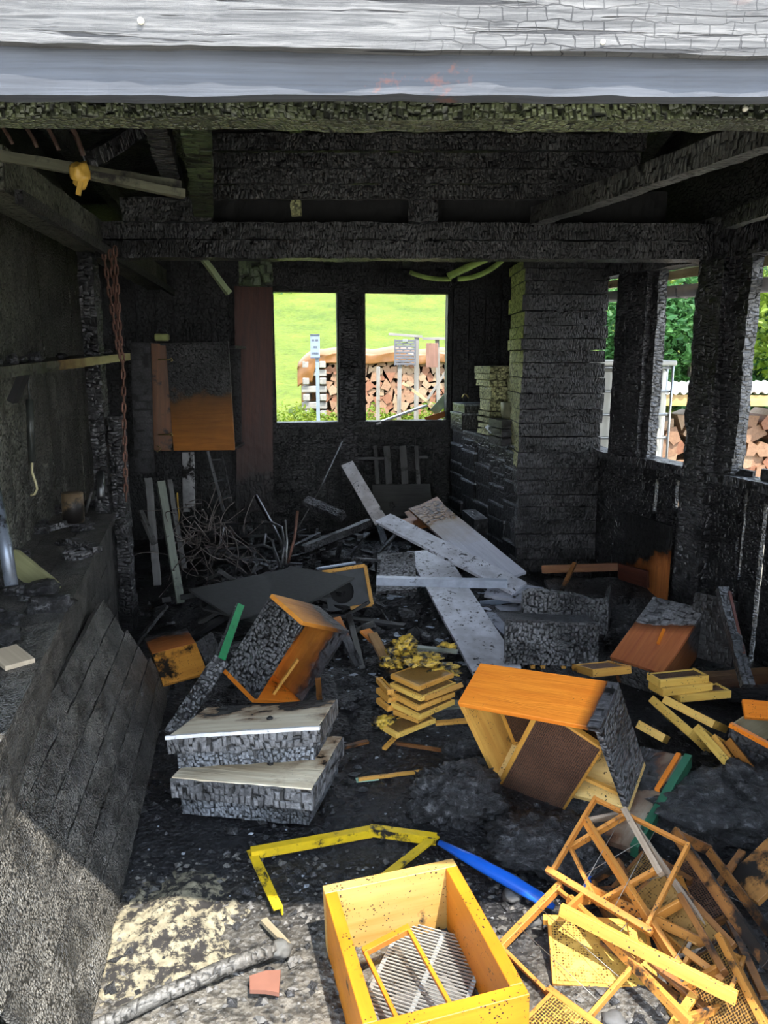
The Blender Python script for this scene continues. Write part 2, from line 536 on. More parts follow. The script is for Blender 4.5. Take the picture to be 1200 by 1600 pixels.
# ================================================================ walls
class Wall:
    """vertical plane; u runs from P0 along d, side is the outward (away from the room) normal"""
    def __init__(s, P0, P1):
        s.P0 = V((P0[0], P0[1], 0)); d = V((P1[0] - P0[0], P1[1] - P0[1], 0)); s.L = d.length; s.d = d.normalized()
        n = V((-s.d.y, s.d.x, 0))
        s.n = n if n.dot(s.P0 + d / 2 - V((0, 3.5, 0))) > 0 else -n
    def pt(s, u, z, off=0.0): return s.P0 + s.d * u + V((0, 0, z)) + s.n * off
    def uv(s, px, py, off=0.0):
        r = ray(px, py); P = s.P0 + s.n * off
        t = (P - _C).dot(s.n) / r.dot(s.n)
        q = _C + r * t
        return (q - P).dot(s.d), q.z
    def board(s, name, u0, u1, z0, z1, thick, off, mat, parent, jit=.004, seed=0, bev=.002):
        """board between u0..u1 and z0..z1, inner face at off from the wall plane, thickness outwards"""
        c = s.pt((u0 + u1) / 2, (z0 + z1) / 2, off + thick / 2)
        lu, lz = abs(u1 - u0), abs(z1 - z0)
        if lu >= lz: M = basis(c, s.d, s.n, s.d.cross(s.n)); me = box(lu, thick, lz, jit, None, seed, bev)
        else:
            z = V((0, 0, 1)); M = basis(c, z, s.n, z.cross(s.n)); me = box(lz, thick, lu, jit, None, seed, bev)
        return obj(name, me, mat, M, parent)
def planks_v(wall, parent, u0, u1, z0, z1, w, mat, seed=0, gap=.006, ragged=0.0, thick=.03, off=0.0, skip=()):
    n = max(1, round((u1 - u0) / w)); w = (u1 - u0) / n
    r = random.Random(seed)
    for i in range(n):
        if i in skip: continue
        a = u0 + w * i + gap / 2; b = u0 + w * (i + 1) - gap / 2
        wall.board('plank', a, b, z0, z1 + r.uniform(-ragged, ragged), thick, off + r.uniform(0, .008), mat, parent, .004, r.randint(0, 3))
BACK_H, ROOF_Z = 2.55, 2.6
def wall_root(name, label):
    o = thing(name, label, None, None, None, 'structure')
    return o
WB = Wall((-2.45, 6.78), (1.55, 7.46))          # back
WL = Wall((-1.23, 1.2), (-2.45, 6.85))          # left
WR = Wall((1.45, 5.75), (2.36, 2.93))           # right, as far as the corner post
WR0 = Wall((1.55, 7.46), (1.45, 5.75))
WR2 = Wall((2.36, 2.93), (2.36, 1.2))

# ---- back wall with two window openings
wb = wall_root('wall_back', 'charred plank wall at the back with two empty window openings')
ul, zt = WB.uv(427, 456); ur, zt2 = WB.uv(699, 460); um0, zb = WB.uv(528, 658); um1, zb2 = WB.uv(559, 658)
zt = (zt + zt2) / 2; zb = (zb + zb2) / 2
WB.board('cladding', 0, ul - .02, 0, BACK_H, .02, .042, CH_SOFT, wb, 0)
WB.board('cladding', ul - .02, ur + .02, 0, zb - .04, .02, .042, CH_SOFT, wb, 0)
WB.board('cladding', ul - .02, ur + .02, zt + .04, BACK_H, .02, .042, CH_SOFT, wb, 0)
WB.board('cladding', ur + .02, WB.L, 0, BACK_H, .02, .042, CH_SOFT, wb, 0)
planks_v(WB, wb, 0, ul - .07, 0, BACK_H, .15, CH_SOFT, 1)
planks_v(WB, wb, ul - .07, ur + .06, 0, zb - .10, .17, CH, 2)
planks_v(WB, wb, ul - .07, ur + .06, zt + .08, BACK_H, .17, CH_SOFT, 3)
planks_v(WB, wb, ur + .06, WB.L, 0, BACK_H, .16, CH_SOFT, 4)
WB.board('rail', ul - .1, ur + .09, zb - .16, zb - .04, .04, -.045, CH, wb, .003)
WB.board('rail', ul - .1, ur + .09, zt + .05, zt + .20, .05, -.05, CH, wb, .003)
def window(n, u0, u1, label):
    w = thing('window_%d' % n, label, None, WB.pt((u0 + u1) / 2, zb), None, 'structure')
    f = .045
    WB.board('window_sill', u0 - f, u1 + f, zb - .05, zb, .13, -.06, CH_FINE, w, .003)
    WB.board('window_head', u0 - f, u1 + f, zt, zt + .05, .09, -.03, CH_SOFT, w, .002)
    WB.board('window_jamb', u0 - f, u0, zb, zt, .09, -.03, CH_SOFT, w, .002, 1)
    WB.board('window_jamb', u1, u1 + f, zb, zt, .09, -.03, CH_SOFT, w, .002, 2)
    return w
w1 = window(1, ul, um0, 'empty charred window opening beside the reddish board')
w2 = window(2, um1 + .02, ur, 'empty charred window opening with a broken pale plank')
ua, _ = WB.uv(561, 560); ub, _ = WB.uv(571, 560)
WB.board('window_stile', ua, ub, zb, zt, .03, -.01, CH_SOFT, w2, .002)
WB.board('mullion', um0 + .02, um1, .35, zt + .1, .12, -.06, CH_BIG, wb, .006)
_u, _z = WB.uv(556, 585)
WB.board('latch', _u - .01, _u + .05, _z - .16, _z + .10, .02, -.04, CH_SOFT, w2, .003)

# ---- left wall
wl = wall_root('wall_left', 'charred plank wall on the left above the workbench')
WL.board('cladding', 0, WL.L, 0, 2.6, .02, .042, CH_SOFT, wl, 0)
planks_v(WL, wl, 0, WL.L, 0, 2.45, .24, CH_LEFT, 5)
WL.board('gable_board', 0, WL.L, 2.4, 3.1, .02, .05, CH_SOFT, wl, 0)
# wall plate under the roof
pa = D(-30, 262, 3.0); pb = D(245, 437, 6.6)
bar('wall_plate', pa, pb, .16, .16, char('char_plate_lit', (.05, .052, .04), (.26, .27, .20), (90, 30, 30), 1.0, .008, .5), wl, jit=.006, seed=1)  # paler greenish charcoal: light on the plate put into the colour
bar('plate_batten', pa + V((.13, 0, -.10)), pb + V((.13, 0, -.10)), .03, .05, CH_FINE, wl, jit=.003, seed=2)

# ---- right wall: posts, sill, lintel, lower boards
wr = wall_root('wall_right', 'charred right wall with open window gaps between burnt posts')
us0, zs0 = WR.uv(950, 702); us1, zs1 = WR.uv(1085, 733)
zs = (zs0 + zs1) / 2
WR.board('sill', 0, WR.L, zs - .05, zs, .16, -.06, CH_BIG, wr, .012, 3)
u_a0, z_a = WR.uv(962, 600); u_a1, _ = WR.uv(1026, 600)
u_b0, _ = WR.uv(1092, 570); u_b1, _ = WR.uv(1168, 570)
_, zl = WR.uv(1130, 405)
WR.board('post', u_a0, u_a1 - .12, zs - .02, zl + .02, .11, -.03, CH_BIG, wr, .008, 5)
WR.board('post', u_a1 - .13, u_a1 - .06, zs - .02, zl + .02, .07, .01, CH_BIG, wr, .008, 6)
WR.board('post', u_b0, u_b0 + (u_b1 - u_b0) * .55, 0, zl + .02, .15, -.06, CH_BIG, wr, .012, 7)
WR.board('post', u_b0 + (u_b1 - u_b0) * .55, u_b1 - .03, zs - .02, zl + .02, .09, -.02, CH_BIG, wr, .010, 8)
WR.board('post', u_b1 - .07, u_b1, zs + .1, zl + .02, .07, -.03, CH_BIG, wr, .010, 9)
WR.board('lintel', -.1, WR.L, zl, zl + .22, .14, -.05, CH_BIG, wr, .008, 4)
WR.board('gable_board', -.1, WR.L, zl + .2, 3.1, .02, .06, CH_SOFT, wr, 0)
WR.board('soffit_batten', -.1, WR.L, zl - .05, zl, .04, .12, PALE_WOOD, wr, .003, 4)
gaps = {}
def lower_boards():
    u = 0.0; r = random.Random(5)
    cuts = []
    for px, py in ((1024, 770), (1056, 770), (1156, 870), (1190, 850)):
        cuts.append(WR.uv(px, py)[0])
    i = 0
    while u < WR.L - .02:
        w = r.uniform(.10, .15)
        e = min(u + w, WR.L)
        for c in cuts:
            if u < c < e + .03: e = c - .012
        if e - u < .02: e = u + .06
        WR.board('plank', u + .002, e, 0 if i % 2 else -.02, zs - .03, .03, r.uniform(0, .012), CH_DARK, wr, .006, i % 5)
        nxt = e
        for c in cuts:
            if abs(e - (c - .012)) < 1e-6: nxt = c + .010
        u = nxt; i += 1
lower_boards()
# patches that stop the gaps from running full height
for px, py0, py1 in ((1024, 800, 960), (1024, 735, 752), (1056, 795, 960), (1056, 735, 752), (1158, 735, 800), (1158, 900, 1010), (1192, 735, 790)):
    u, z1 = WR.uv(px, py0); _, z0 = WR.uv(px, py1)
    WR.board('patch_board', u - .05, u + .05, z0, z1, .02, .035, CH_SOFT, wr, .004, 1)
WR0.board('cladding', 0, WR0.L, 0, 2.6, .02, .042, CH_SOFT, wr, 0)
WR2.board('cladding', 0, WR2.L, 0, 2.6, .02, .042, CH_SOFT, wr, 0)
planks_v(WR0, wr, 0, WR0.L, 0, BACK_H, .2, CH_SOFT, 8)
planks_v(WR2, wr, 0, WR2.L, 0, BACK_H, .2, CH_SOFT, 9)
ORG_CORNER = burnt('unburnt_corner_board', (.62, .22, .06), (.40, .13, .04), (1, 0, .6), .04, .03, .14, char_light=(.03, .03, .03), char_dark=(.012, .012, .012))
u0, z1 = WR.uv(985, 800); u1, _ = WR.uv(1056, 800)
WR.board('corner_board', u0, u1, .02, z1, .02, -.03, ORG_CORNER, wr, .002, 1)

# ---- front: fascia boards above the opening and the wall beside it
wf = wall_root('wall_front', 'front of the hut, grey weathered charred fascia boards over the open side')
fa, fb = D(0, 64, 1.15), D(1200, 84, 1.15)
def fascia(name, y_l, y_r, Y, h, t, mat, seed):
    a, b = D(0, y_l, Y), D(1200, y_r, Y)
    d = (b - a).normalized(); a2 = a - d * 1.6; b2 = b + d * 2.0
    up = V((0, 0, 1))
    return slab(name, a2, b2, a2 + up * h, t, mat, wf, .0025, seed=seed, n=(160, 8, 3))
fascia('fascia_board', 66, 86, 1.15, .24, .035, CH_GREY, 1)
fascia('fascia_board', 147, 152, 1.168, .20, .03, FASCIA_LOW, 2)
zf = D(600, 149, 1.185).z
bar('header_beam', D(-600, 158, 1.36), D(1500, 168, 1.36), .07, .06, char('char_header_green_lit', (.025, .03, .015), (.14, .16, .08), (130, 85, 85), 1.0, .006, .4, .14), wf, jit=.004, n=(160, 6, 6))  # green light on the beam put into its charcoal colour
NAIL = plain('pale_nail', (.55, .52, .42), .5, 0, .2)
for px, py, rr_ in ((220, 33, .0045), (942, 66, .0035), (1165, 170, .004)):
    q = D(px, py, 1.149 if py < 100 else 1.30)
    tube('nail_head', [q + V((0, .004, 0)), q - V((0, .002, 0))], rr_, NAIL, wf, 8)
WF = Wall((1.14, 1.2), (2.36, 1.2))
WF.n = V((0, -1, 0))
WF.board('cladding', 0, WF.L, 0, 2.05, .02, .042, CH_SOFT, wf, 0)
planks_v(WF, wf, 0, WF.L, 0, 2.05, .2, CH_SOFT, 11)
WF2 = Wall((-2.3, 1.19), (-1.23, 1.19)); WF2.n = V((0, -1, 0))
planks_v(WF2, wf, 0, WF2.L, 0, 2.05, .2, CH_SOFT, 12)

# ================================================================ roof
ce = wall_root('ceiling', 'soot-black underside of the burnt roof with charred rafters and beams')
RY0, RZ0, RY1, RZ1, RY2, RZ2 = 1.22, 2.12, 4.4, 3.05, 7.7, 2.45
def roof_board(y0, z0, y1, z1, seed):
    a, b = V((-2.9, y0, z0)), V((3.0, y0, z0)); c = V((-2.9, y1, z1))
    slab('roof_board', a + V((0, 0, .012 * (seed % 2))), b + V((0, 0, .012 * (seed % 2))), c + V((0, 0, .012 * (seed % 2))), .03, CH_SOFT, ce, .003, seed=seed, away=(0, 0, 1), n=(40, 3, 1))
for i in range(12):
    t0, t1 = i / 12, (i + 1) / 12 + .006
    roof_board(RY0 + (RY1 - RY0) * t0, RZ0 + (RZ1 - RZ0) * t0, RY0 + (RY1 - RY0) * t1, RZ0 + (RZ1 - RZ0) * t1, i % 4)
for i in range(12):
    t0, t1 = i / 12, (i + 1) / 12 + .006
    roof_board(RY1 + (RY2 - RY1) * t0, RZ1 + (RZ2 - RZ1) * t0, RY1 + (RY2 - RY1) * t1, RZ1 + (RZ2 - RZ1) * t1, i % 4)
for x in (-1.9, -1.2, -.5, .2, .9, 1.6, 2.2):
    bar('rafter', (x, RY0 + .12, RZ0 - .02), (x, RY1, RZ1 - .06), .07, .10, CH, ce, jit=.005, seed=int(x * 10) % 5)
    bar('rafter', (x, RY1, RZ1 - .06), (x, RY2 - .2, RZ2 - .04), .07, .10, CH, ce, jit=.005, seed=int(x * 7) % 5)
# tie beam across the room (two courses), loft boards above it, an added black one for the gap's shade, blocks between
YB = 4.45
def cross(name, x0, x1, y0, y1, Y, depth, mat, seed, dy=0):
    a, b = D(x0, y1, Y), D(x1, y1 + dy, Y)
    h = D(x0, y0, Y).z - a.z
    return slab(name, a, b, a + V((0, 0, h)), depth, mat, ce, .006, seed=seed, away=(0, 1, 0), n=(110, 4, 4))
cross('tie_beam', 150, 1230, 346, 373, YB, .16, CH_ROW, 1, 3)
cross('tie_beam', 150, 1230, 374, 402, YB, .14, CH_ROW, 2, 4)
cross('loft_and_backing_board', 318, 1010, 208, 234, 4.1, .03, CH, 3)
cross('loft_and_backing_board', 318, 1000, 238, 262, 4.12, .03, CH, 4)
cross('loft_and_backing_board', 318, 990, 264, 286, 4.14, .03, CH, 5)
cross('loft_and_backing_board', 318, 980, 288, 311, 4.16, .03, CH, 6)
cross('loft_and_backing_board', 300, 1040, 300, 352, 4.62, .03, BLACK, 2)  # added black board; its colour stands for the shade in this gap
cross('block', 638, 684, 308, 346, 4.35, .08, CH_ROW, 7)
cross('block', 455, 470, 308, 336, 4.34, .05, PALE_LIT_END, 8)
cross('block', 190, 330, 308, 346, 4.35, .06, CH, 9)
# brace running from the near right down to the tie beam, with its twin further right
bar('brace', D(1215, 205, 2.6), D(840, 338, 4.3), .08, .09, char('char_brace', (.05, .05, .045), (.22, .22, .20), (60, 26, 26), 1.0, .008, .5), ce, jit=.006, seed=3)
bar('brace', D(1240, 310, 3.0), D(1140, 345, 3.9), .06, .07, CH_BIG, ce, jit=.006, seed=4)
# left: hanging post and rafters
bar('hanger', D(302, 150, 2.6), D(318, 325, 4.3), .10, .10, char('char_green_lit', (.03, .04, .02), (.12, .17, .07), (26, 18, 18), 1.0, .010, .5), ce, jit=.008, seed=5)  # green light from behind put into the charcoal colour
bar('hanger', D(232, 150, 2.7), D(276, 300, 4.2), .08, .08, CH_BIG, ce, jit=.008, seed=6)
bar('strut', D(140, 250, 3.2), D(235, 190, 3.6), .05, .06, CH_BIG, ce, jit=.006, seed=7)

# ---------------------------------------------------------------- pillar of stacked timbers
def pillar():
    Y = 5.45
    xl = D(810, 700, Y).x; xr = D(937, 700, Y).x
    z0, z1 = 0.0, D(870, 404, Y).z
    w = thing('timber_pillar', 'tall charred pillar of stacked square timbers in front of the right wall', 'pillar', V(((xl + xr) / 2, Y + .3, 0)))
    r = random.Random(3)
    z = z0; i = 0
    while z < z1 - .02:
        h = min(r.uniform(.075, .115), z1 - z)
        if z1 - z - h < .03: h = z1 - z
        me = box(xr - xl + r.uniform(-.012, .012), .6, h - .005, .004, (22, 10, 4), i % 7).copy()
        me.materials.clear(); me.materials.append(CH_ROW); me.materials.append(PALE_LIT_END)
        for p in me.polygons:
            if p.normal.x < -.8 and z + h > .95: p.material_index = 1  # upper left faces paler: window light put into the colour
        o = obj('timber', me, None, T((xl + xr) / 2 + r.uniform(-.012, .012), Y + .3 + r.uniform(-.006, .006), z + h / 2), w)
        z += h; i += 1
pillar()

# ================================================================ outdoors
def leaf_mesh(n, size, shape, seed, squash=(1, 1, 1)):
    """many small bent leaves filling a volume given by shape(rng) -> point"""
    r = random.Random(seed)
    vs, fs = [], []
    for i in range(n):
        c = shape(r)
        a = V((r.gauss(0, 1), r.gauss(0, 1), r.gauss(0, .6))).normalized()
        b = a.cross(V((r.gauss(0, 1), r.gauss(0, 1), r.gauss(0, 1))).normalized())
        b = b.normalized() if b.length > .01 else a.orthogonal().normalized()
        nn = a.cross(b)
        s = size * r.uniform(.6, 1.3)
        k = len(vs)
        vs += [c - a * s * .5, c + b * s * .28 + nn * s * .06, c + a * s * .5 - nn * s * .08, c - b * s * .28 + nn * s * .06]
        fs += [(k, k + 1, k + 2), (k, k + 2, k + 3)]
    me = bpy.data.meshes.new('foliage')
    me.from_pydata([tuple(v) for v in vs], [], fs)
    me.update()
    return me
def leaf_mat(name, a, b):
    if name in _mats: return _mats[name]
    nt = NT(name)
    tc = nt.node('ShaderNodeTexCoord')
    z = nt.noise(tc.outputs['Object'], 3.0, 4, .7)
    col = nt.ramp(z, [(.3, a), (.7, b)])
    nt.b.inputs['Subsurface Weight'].default_value = 0
    m = nt.fin(col, .5, .3)
    tr = nt.node('ShaderNodeBsdfTranslucent'); nt.link(col, tr.inputs[0])
    mx = nt.node('ShaderNodeMixShader'); mx.inputs[0].default_value = .4
    out = nt.n['Material Output']
    nt.link(nt.b.outputs[0], mx.inputs[1]); nt.link(tr.outputs[0], mx.inputs[2]); nt.link(mx.outputs[0], out.inputs[0])
    _mats[name] = m
    return m
LEAF_D = leaf_mat('leaf_deep_green', (.025, .10, .03), (.08, .19, .05))
LEAF_L = leaf_mat('leaf_light_green', (.09, .17, .015), (.19, .24, .03))
WEED = leaf_mat('leaf_weed', (.08, .16, .012), (.20, .22, .02))
BARK = wood('tree_bark', (.16, .12, .09), (.08, .06, .045), (20, 20, 4))
def bush(px, py, Y, rx, ry, rz, mat, n, size, label, seed, cat='bush', group=None, trunk=True):
    c = D(px, py, Y)
    g = hill_z(c.x, Y)
    w = thing('leafy_bush' if cat == 'bush' else 'leafy_tree', label, cat, V((c.x, Y, g)), group)
    def shape(r):
        while True:
            p = V((r.uniform(-1, 1), r.uniform(-1, 1), r.uniform(-1, 1)))
            if p.length > 1: continue
            q = p.length
            if q < .55 and r.random() < .7: continue
            k = 1 + .28 * noise.noise(p.normalized() * 2.3 + V((seed, 0, 0)))
            return V((p.x * rx, p.y * ry, p.z * rz)) * k
    obj('foliage', leaf_mesh(n, size, shape, seed), mat, Matrix.Translation(c), w)
    if trunk:
        h = max(.3, c.z - g)
        obj('trunk', tube_mesh([(0, 0, -.1), (.05, 0, h * .6), (.12, .05, h)], [.09, .07, .04]), BARK, Matrix.Translation((c.x, Y, g)), w)
    return w
bush(985, 545, 15, 2.0, 1.2, 1.35, LEAF_D, 5200, .17, 'dark green bush behind the white tank at the meadow edge', 1)
bush(1075, 560, 14, 1.5, 1.1, 1.6, LEAF_D, 5200, .17, 'dense green bush between the two right posts, behind the firewood roof', 2)
bush(1230, 560, 13.5, 1.3, 1.1, 1.9, LEAF_D, 4600, .17, 'tall green bush right of the corner post', 3)
bush(1140, 425, 17, 2.6, 1.5, 1.5, LEAF_L, 5200, .20, 'light green tree crown hanging below the gutter on the right', 4, 'tree')
bush(1300, 480, 12, 1.4, 1.0, 1.6, LEAF_L, 3600, .16, 'yellow-green bush at the far right edge beyond the posts', 5)
bush(408, 462, 30, 2.2, 1.5, .9, LEAF_D, 2500, .25, 'small green bush high on the meadow, upper left of the window', 6, trunk=False)

# ---- firewood behind the back window
LOG_END = wood('split_log_end', (.28, .17, .10), (.20, .10, .055), (14, 14, 14), .1, 0, .7)
LOG_END2 = wood('split_log_pale', (.32, .22, .14), (.24, .15, .085), (14, 14, 14), .05, 0, .7)
LOG_END3 = wood('split_log_red', (.24, .105, .055), (.18, .075, .04), (14, 14, 14), .1, 0, .7)
TARP = plain('orange_tarp', (.17, .072, .018), .45, 0, .25, 0, 5, .6)
GREY_WOOD = wood('silvered_wood', (.28, .26, .23), (.18, .165, .145), soot=.05)
TANK = plain('white_plastic_tank', (.40, .39, .34), .4, 0, .06)
CAGE = plain('galvanised_tube', (.36, .37, .37), .35, .6, .1)
_logs = []
def split_log(r, size, length):
    k = r.choice((3, 4, 4, 5))
    a0 = r.uniform(0, 6.28)
    poly = []
    for i in range(k):
        a = a0 + 6.283 * (i + r.uniform(-.25, .25)) / k
        poly.append((math.cos(a) * size * r.uniform(.8, 1.1), math.sin(a) * size * r.uniform(.75, 1.05)))
    return prism_mesh(poly, length)
_lr = random.Random(21)
LOGS = [split_log(_lr, 1.0, 4.5) for i in range(14)]
for m_ in LOGS: m_.materials.append(LOG_END)
def log_wall(P0, dirx, length, height, size, label, group, seed, top=None, jitter=.3):
    """stacked split logs, ends towards the hut"""
    r = random.Random(seed)
    dirx = V(dirx).normalized(); back = V((-dirx.y, dirx.x, 0))
    back = back if back.y > 0 else -back
    n = 0
    step = size * 1.6; rows = int(height / (size * 1.4))
    for j in range(rows):
        for i in range(int(length / step)):
            c = P0 + dirx * (step * (i + (.5 if j % 2 else 0)) + r.uniform(-1, 1) * size * jitter) + V((0, 0, size * .9 + j * size * 1.4 + r.uniform(-1, 1) * size * .2)) + back * r.uniform(-.03, .03)
            s = size * r.uniform(.98, 1.32)
            M = basis(c, dirx * s, V((0, 0, 1)) * s, back * s)
            rot = Matrix.Rotation(r.uniform(0, 6.28), 4, 'Z')
            o = obj('firewood_log', r.choice(LOGS), r.choice((LOG_END, LOG_END2, LOG_END3, LOG_END)), M @ rot)
            tag(o, label, 'firewood', group)
            n += 1
    return n
YP = 13.0
pl0 = D(472, 640, YP); gz = hill_z(pl0.x, YP)
pr0 = D(712, 640, YP)
hgt = D(560, 556, YP).z - gz
nl = log_wall(V((pl0.x + .45, YP, gz)), (1, .02, 0), pr0.x - pl0.x - .3, hgt, .085, 'split firewood log stacked under the orange tarp behind the window', 'firewood in the far stack', 4)
# crib end of the stack: grey crossed billets
for j in range(7):
    z = gz + .07 + j * .135
    if z > gz + hgt - .08: break
    for k in range(2):
        if j % 2: a, b = V((pl0.x, YP + .02 + k * .3, z)), V((pl0.x + .42, YP + .02 + k * .3, z))
        else: a, b = V((pl0.x + .08 + k * .28, YP - .08, z)), V((pl0.x + .08 + k * .28, YP + .42, z))
        tag(bar('grey_billet', a, b, .11, .11, GREY_WOOD, bev=.012), 'grey billet in the crossed end of the far firewood stack', 'firewood', 'crossed billets at the stack end')
# tarp draped over the stack, hanging lower at its left end
def tarp():
    vs, fs = [], []
    nx, ny = 60, 20
    x0, x1 = pl0.x - .06, pr0.x + .3
    for j in range(ny + 1):
        for i in range(nx + 1):
            t = i / nx
            x = x0 + (x1 - x0) * t
            ztop = gz + hgt + .04 + .05 * noise.noise(V((x * 2.5, 0, 0)))
            edge = min(1.0, t * 7)
            ztop -= .25 * (1 - edge) ** 2
            s = j / ny
            if s > .80:
                z = ztop - (s - .80) / .20 * (hgt + .05); y = YP + .50 + .02 * noise.noise(V((x * 9, z * 6, 0)))
            elif s < .45:
                q = s / .45
                droop = (.15 + .10 * noise.noise(V((x * 3, 7, 0))) + (.22 if t < .10 else 0))
                z = ztop - droop * (1 - q); y = YP - .07 - .04 * noise.noise(V((x * 9, z * 6, 0)))
            else:
                q = (s - .45) / .35
                z = ztop + .10 * math.sin(q * 3.14); y = YP - .07 + .56 * q
            vs.append((x, y, z))
    for j in range(ny):
        for i in range(nx):
            a = j * (nx + 1) + i
            fs.append((a, a + 1, a + nx + 2, a + nx + 1))
    o = from_py('tarp', vs, fs, TARP, None, None, True)
    tag(o, 'faded orange tarp draped over the far firewood stack', 'tarp')
    md = o.modifiers.new('thick', 'SOLIDIFY'); md.thickness = .01
tarp()
# ---- weeds in front of the stack
def weed(px, py, Y, r, h, seed, label):
    c = D(px, py, Y); c.z = hill_z(c.x, Y)
    def shape(q):
        a = q.uniform(0, 6.28); d = r * math.sqrt(q.random())
        return V((math.cos(a) * d, math.sin(a) * d, h * q.random() ** 1.2 * (1.1 - d / r * .6)))
    o = obj('weed_clump', leaf_mesh(420, .075, shape, seed), WEED, Matrix.Translation(c))
    tag(o, label, 'weeds', 'weeds along the far firewood stack', 'stuff')
for i, (px, r, h) in enumerate(((452, .5, .45), (475, .35, .35), (515, .3, .3), (585, .35, .45), (605, .3, .25), (640, .3, .35), (668, .4, .55), (690, .3, .5))):
    weed(px, 645, 12.3, r, h, 40 + i, 'yellow-green weeds growing in front of the far firewood stack')
# ---- sign on a post
SIGN_W = plain('sign_white', (.20, .24, .28), .5, 0, .08)
INK = plain('sign_ink', (.06, .07, .10), .6, 0, .1)
def sign():
    Y = 10.2
    tl, br = D(484.5, 523, Y), D(500, 559, Y)
    pb = D(497, 652, Y); gz_ = hill_z(pb.x, Y)
    w = thing('information_sign', 'small white sign with three lines of print on a thin white post', 'sign', V((pb.x, Y, gz_)))
    bar('post', (pb.x, Y + .03, gz_ - .05), (D(495, 540, Y).x, Y + .03, tl.z - .02), .045, .045, SIGN_W, w, up=(0, 1, 0), bev=.004)
    W, H = br.x - tl.x, tl.z - br.z
    c = (tl + br) / 2
    p = obj('sign_plate', box(W, .012, H, bev=.003), SIGN_W, Matrix.Translation(c), w)
    for z, words in ((.26, ((-.34, -.06), (.04, .36))), (-.04, ((-.18, .20),)), (-.31, ((-.36, -.22), (-.16, .36)))):
        for a, b in words:
            n = max(2, int((b - a) / .085))
            vs, fs = [], []
            for k in range(n):
                x0 = (a + (b - a) * k / n) * W; x1 = x0 + (b - a) / n * W * .72
                z0, z1 = (z - .045) * H, (z + .045) * H
                q = len(vs)
                vs += [(x0, -.008, z0), (x1, -.008, z0), (x1, -.008, z1), (x0, -.008, z1)]
                fs.append((q, q + 1, q + 2, q + 3))
            from_py('lettering', vs, fs, INK, Matrix.Translation(c), p)
    bar('plate_edge', (tl.x, Y - .005, tl.z), (br.x, Y - .005, tl.z), .02, .012, INK, w)
    bar('plate_edge', (tl.x, Y - .005, br.z), (br.x, Y - .005, br.z), .02, .012, INK, w)
sign()
# ---- rack of slats on a post, brown board, rails
GREY_PLASTIC = plain('grey_slat', (.11, .11, .12), .5, 0, .15)
BROWN_BOARD = wood('brown_board', (.26, .14, .10), (.16, .085, .06), soot=.1)
def rack():
    Y = 9.6
    tl, br = D(616, 530, Y), D(650, 571, Y)
    W, H = br.x - tl.x, tl.z - br.z
    c = (tl + br) / 2
    pbx = D(622, 640, Y).x; g = hill_z(pbx, Y)
    w = thing('slotted_board', 'grey slotted panel on a post in front of the firewood stack', 'panel', V((pbx, Y, g)))
    bar('post', (pbx, Y + .03, g - .05), (pbx + .02, Y + .03, br.z + .05), .05, .05, GREY_WOOD, w, up=(0, 1, 0))
    bar('side_rail', (tl.x + .008, Y, tl.z), (tl.x + .008, Y, br.z), .016, .03, GREY_PLASTIC, w, up=(0, 1, 0))
    bar('side_rail', (br.x - .008, Y, tl.z), (br.x - .008, Y, br.z), .016, .03, GREY_PLASTIC, w, up=(0, 1, 0))
    for i in range(9):
        z = tl.z - H * (i + .5) / 9
        bar('slat', (tl.x, Y, z), (br.x, Y, z), .03, H / 9 * .70, GREY_PLASTIC, w)
    for i in range(9):
        z = tl.z - H * (i + 1) / 9
        for k in range(3):
            x = tl.x + W * ((k + (.0 if i % 2 else .5)) / 3 + .05)
            if x > br.x - .02: continue
            bar('spacer', (x, Y, z), (x + W * .07, Y, z), .025, H / 9 * .5, GREY_PLASTIC, w)
    bar('clip', (c.x - .03, Y - .02, tl.z - .015), (c.x + .03, Y - .02, tl.z - .015), .01, .03, CAGE, w)
    tl, br = D(666, 536, Y + .2), D(684, 574, Y + .2)
    g2 = hill_z(br.x, Y + .2)
    w2 = thing('hanging_board', 'reddish-brown board hung on a grey post right of the slotted panel', 'board', V((br.x, Y + .2, g2)))
    slab('board', tl, V((br.x, Y + .2, tl.z)), V((tl.x, Y + .2, br.z)), .03, BROWN_BOARD, w2)
    bar('post', (D(689, 640, Y + .3).x, Y + .28, g2 - .05), D(683, 527, Y + .3), .05, .05, GREY_WOOD, w2, up=(0, 1, 0))
    w3 = thing('post_and_rail', 'grey post carrying a thin top rail behind the slotted panel', 'rail', V((D(651, 640, Y).x, Y + .12, g)))
    bar('post', (D(651, 640, Y).x, Y + .12, g - .05), D(651, 524, Y + .12), .055, .05, GREY_WOOD, w3, up=(0, 1, 0))
    bar('rail', D(607, 522, Y + .1), D(660, 526, Y + .1), .04, .03, GREY_WOOD, w3)
    bar('rail', D(660, 529, Y + .25), D(700, 529, Y + .25), .04, .03, GREY_WOOD, w3)
    q = D(590, 640, 10.6); gq = hill_z(q.x, 10.6)
    o = bar('fence_stake', (q.x, 10.6, gq - .05), D(591, 573, 10.6), .05, .05, GREY_WOOD, up=(0, 1, 0))
    tag(o, 'grey wooden stake left of the slotted panel, before the firewood', 'stake')
rack()
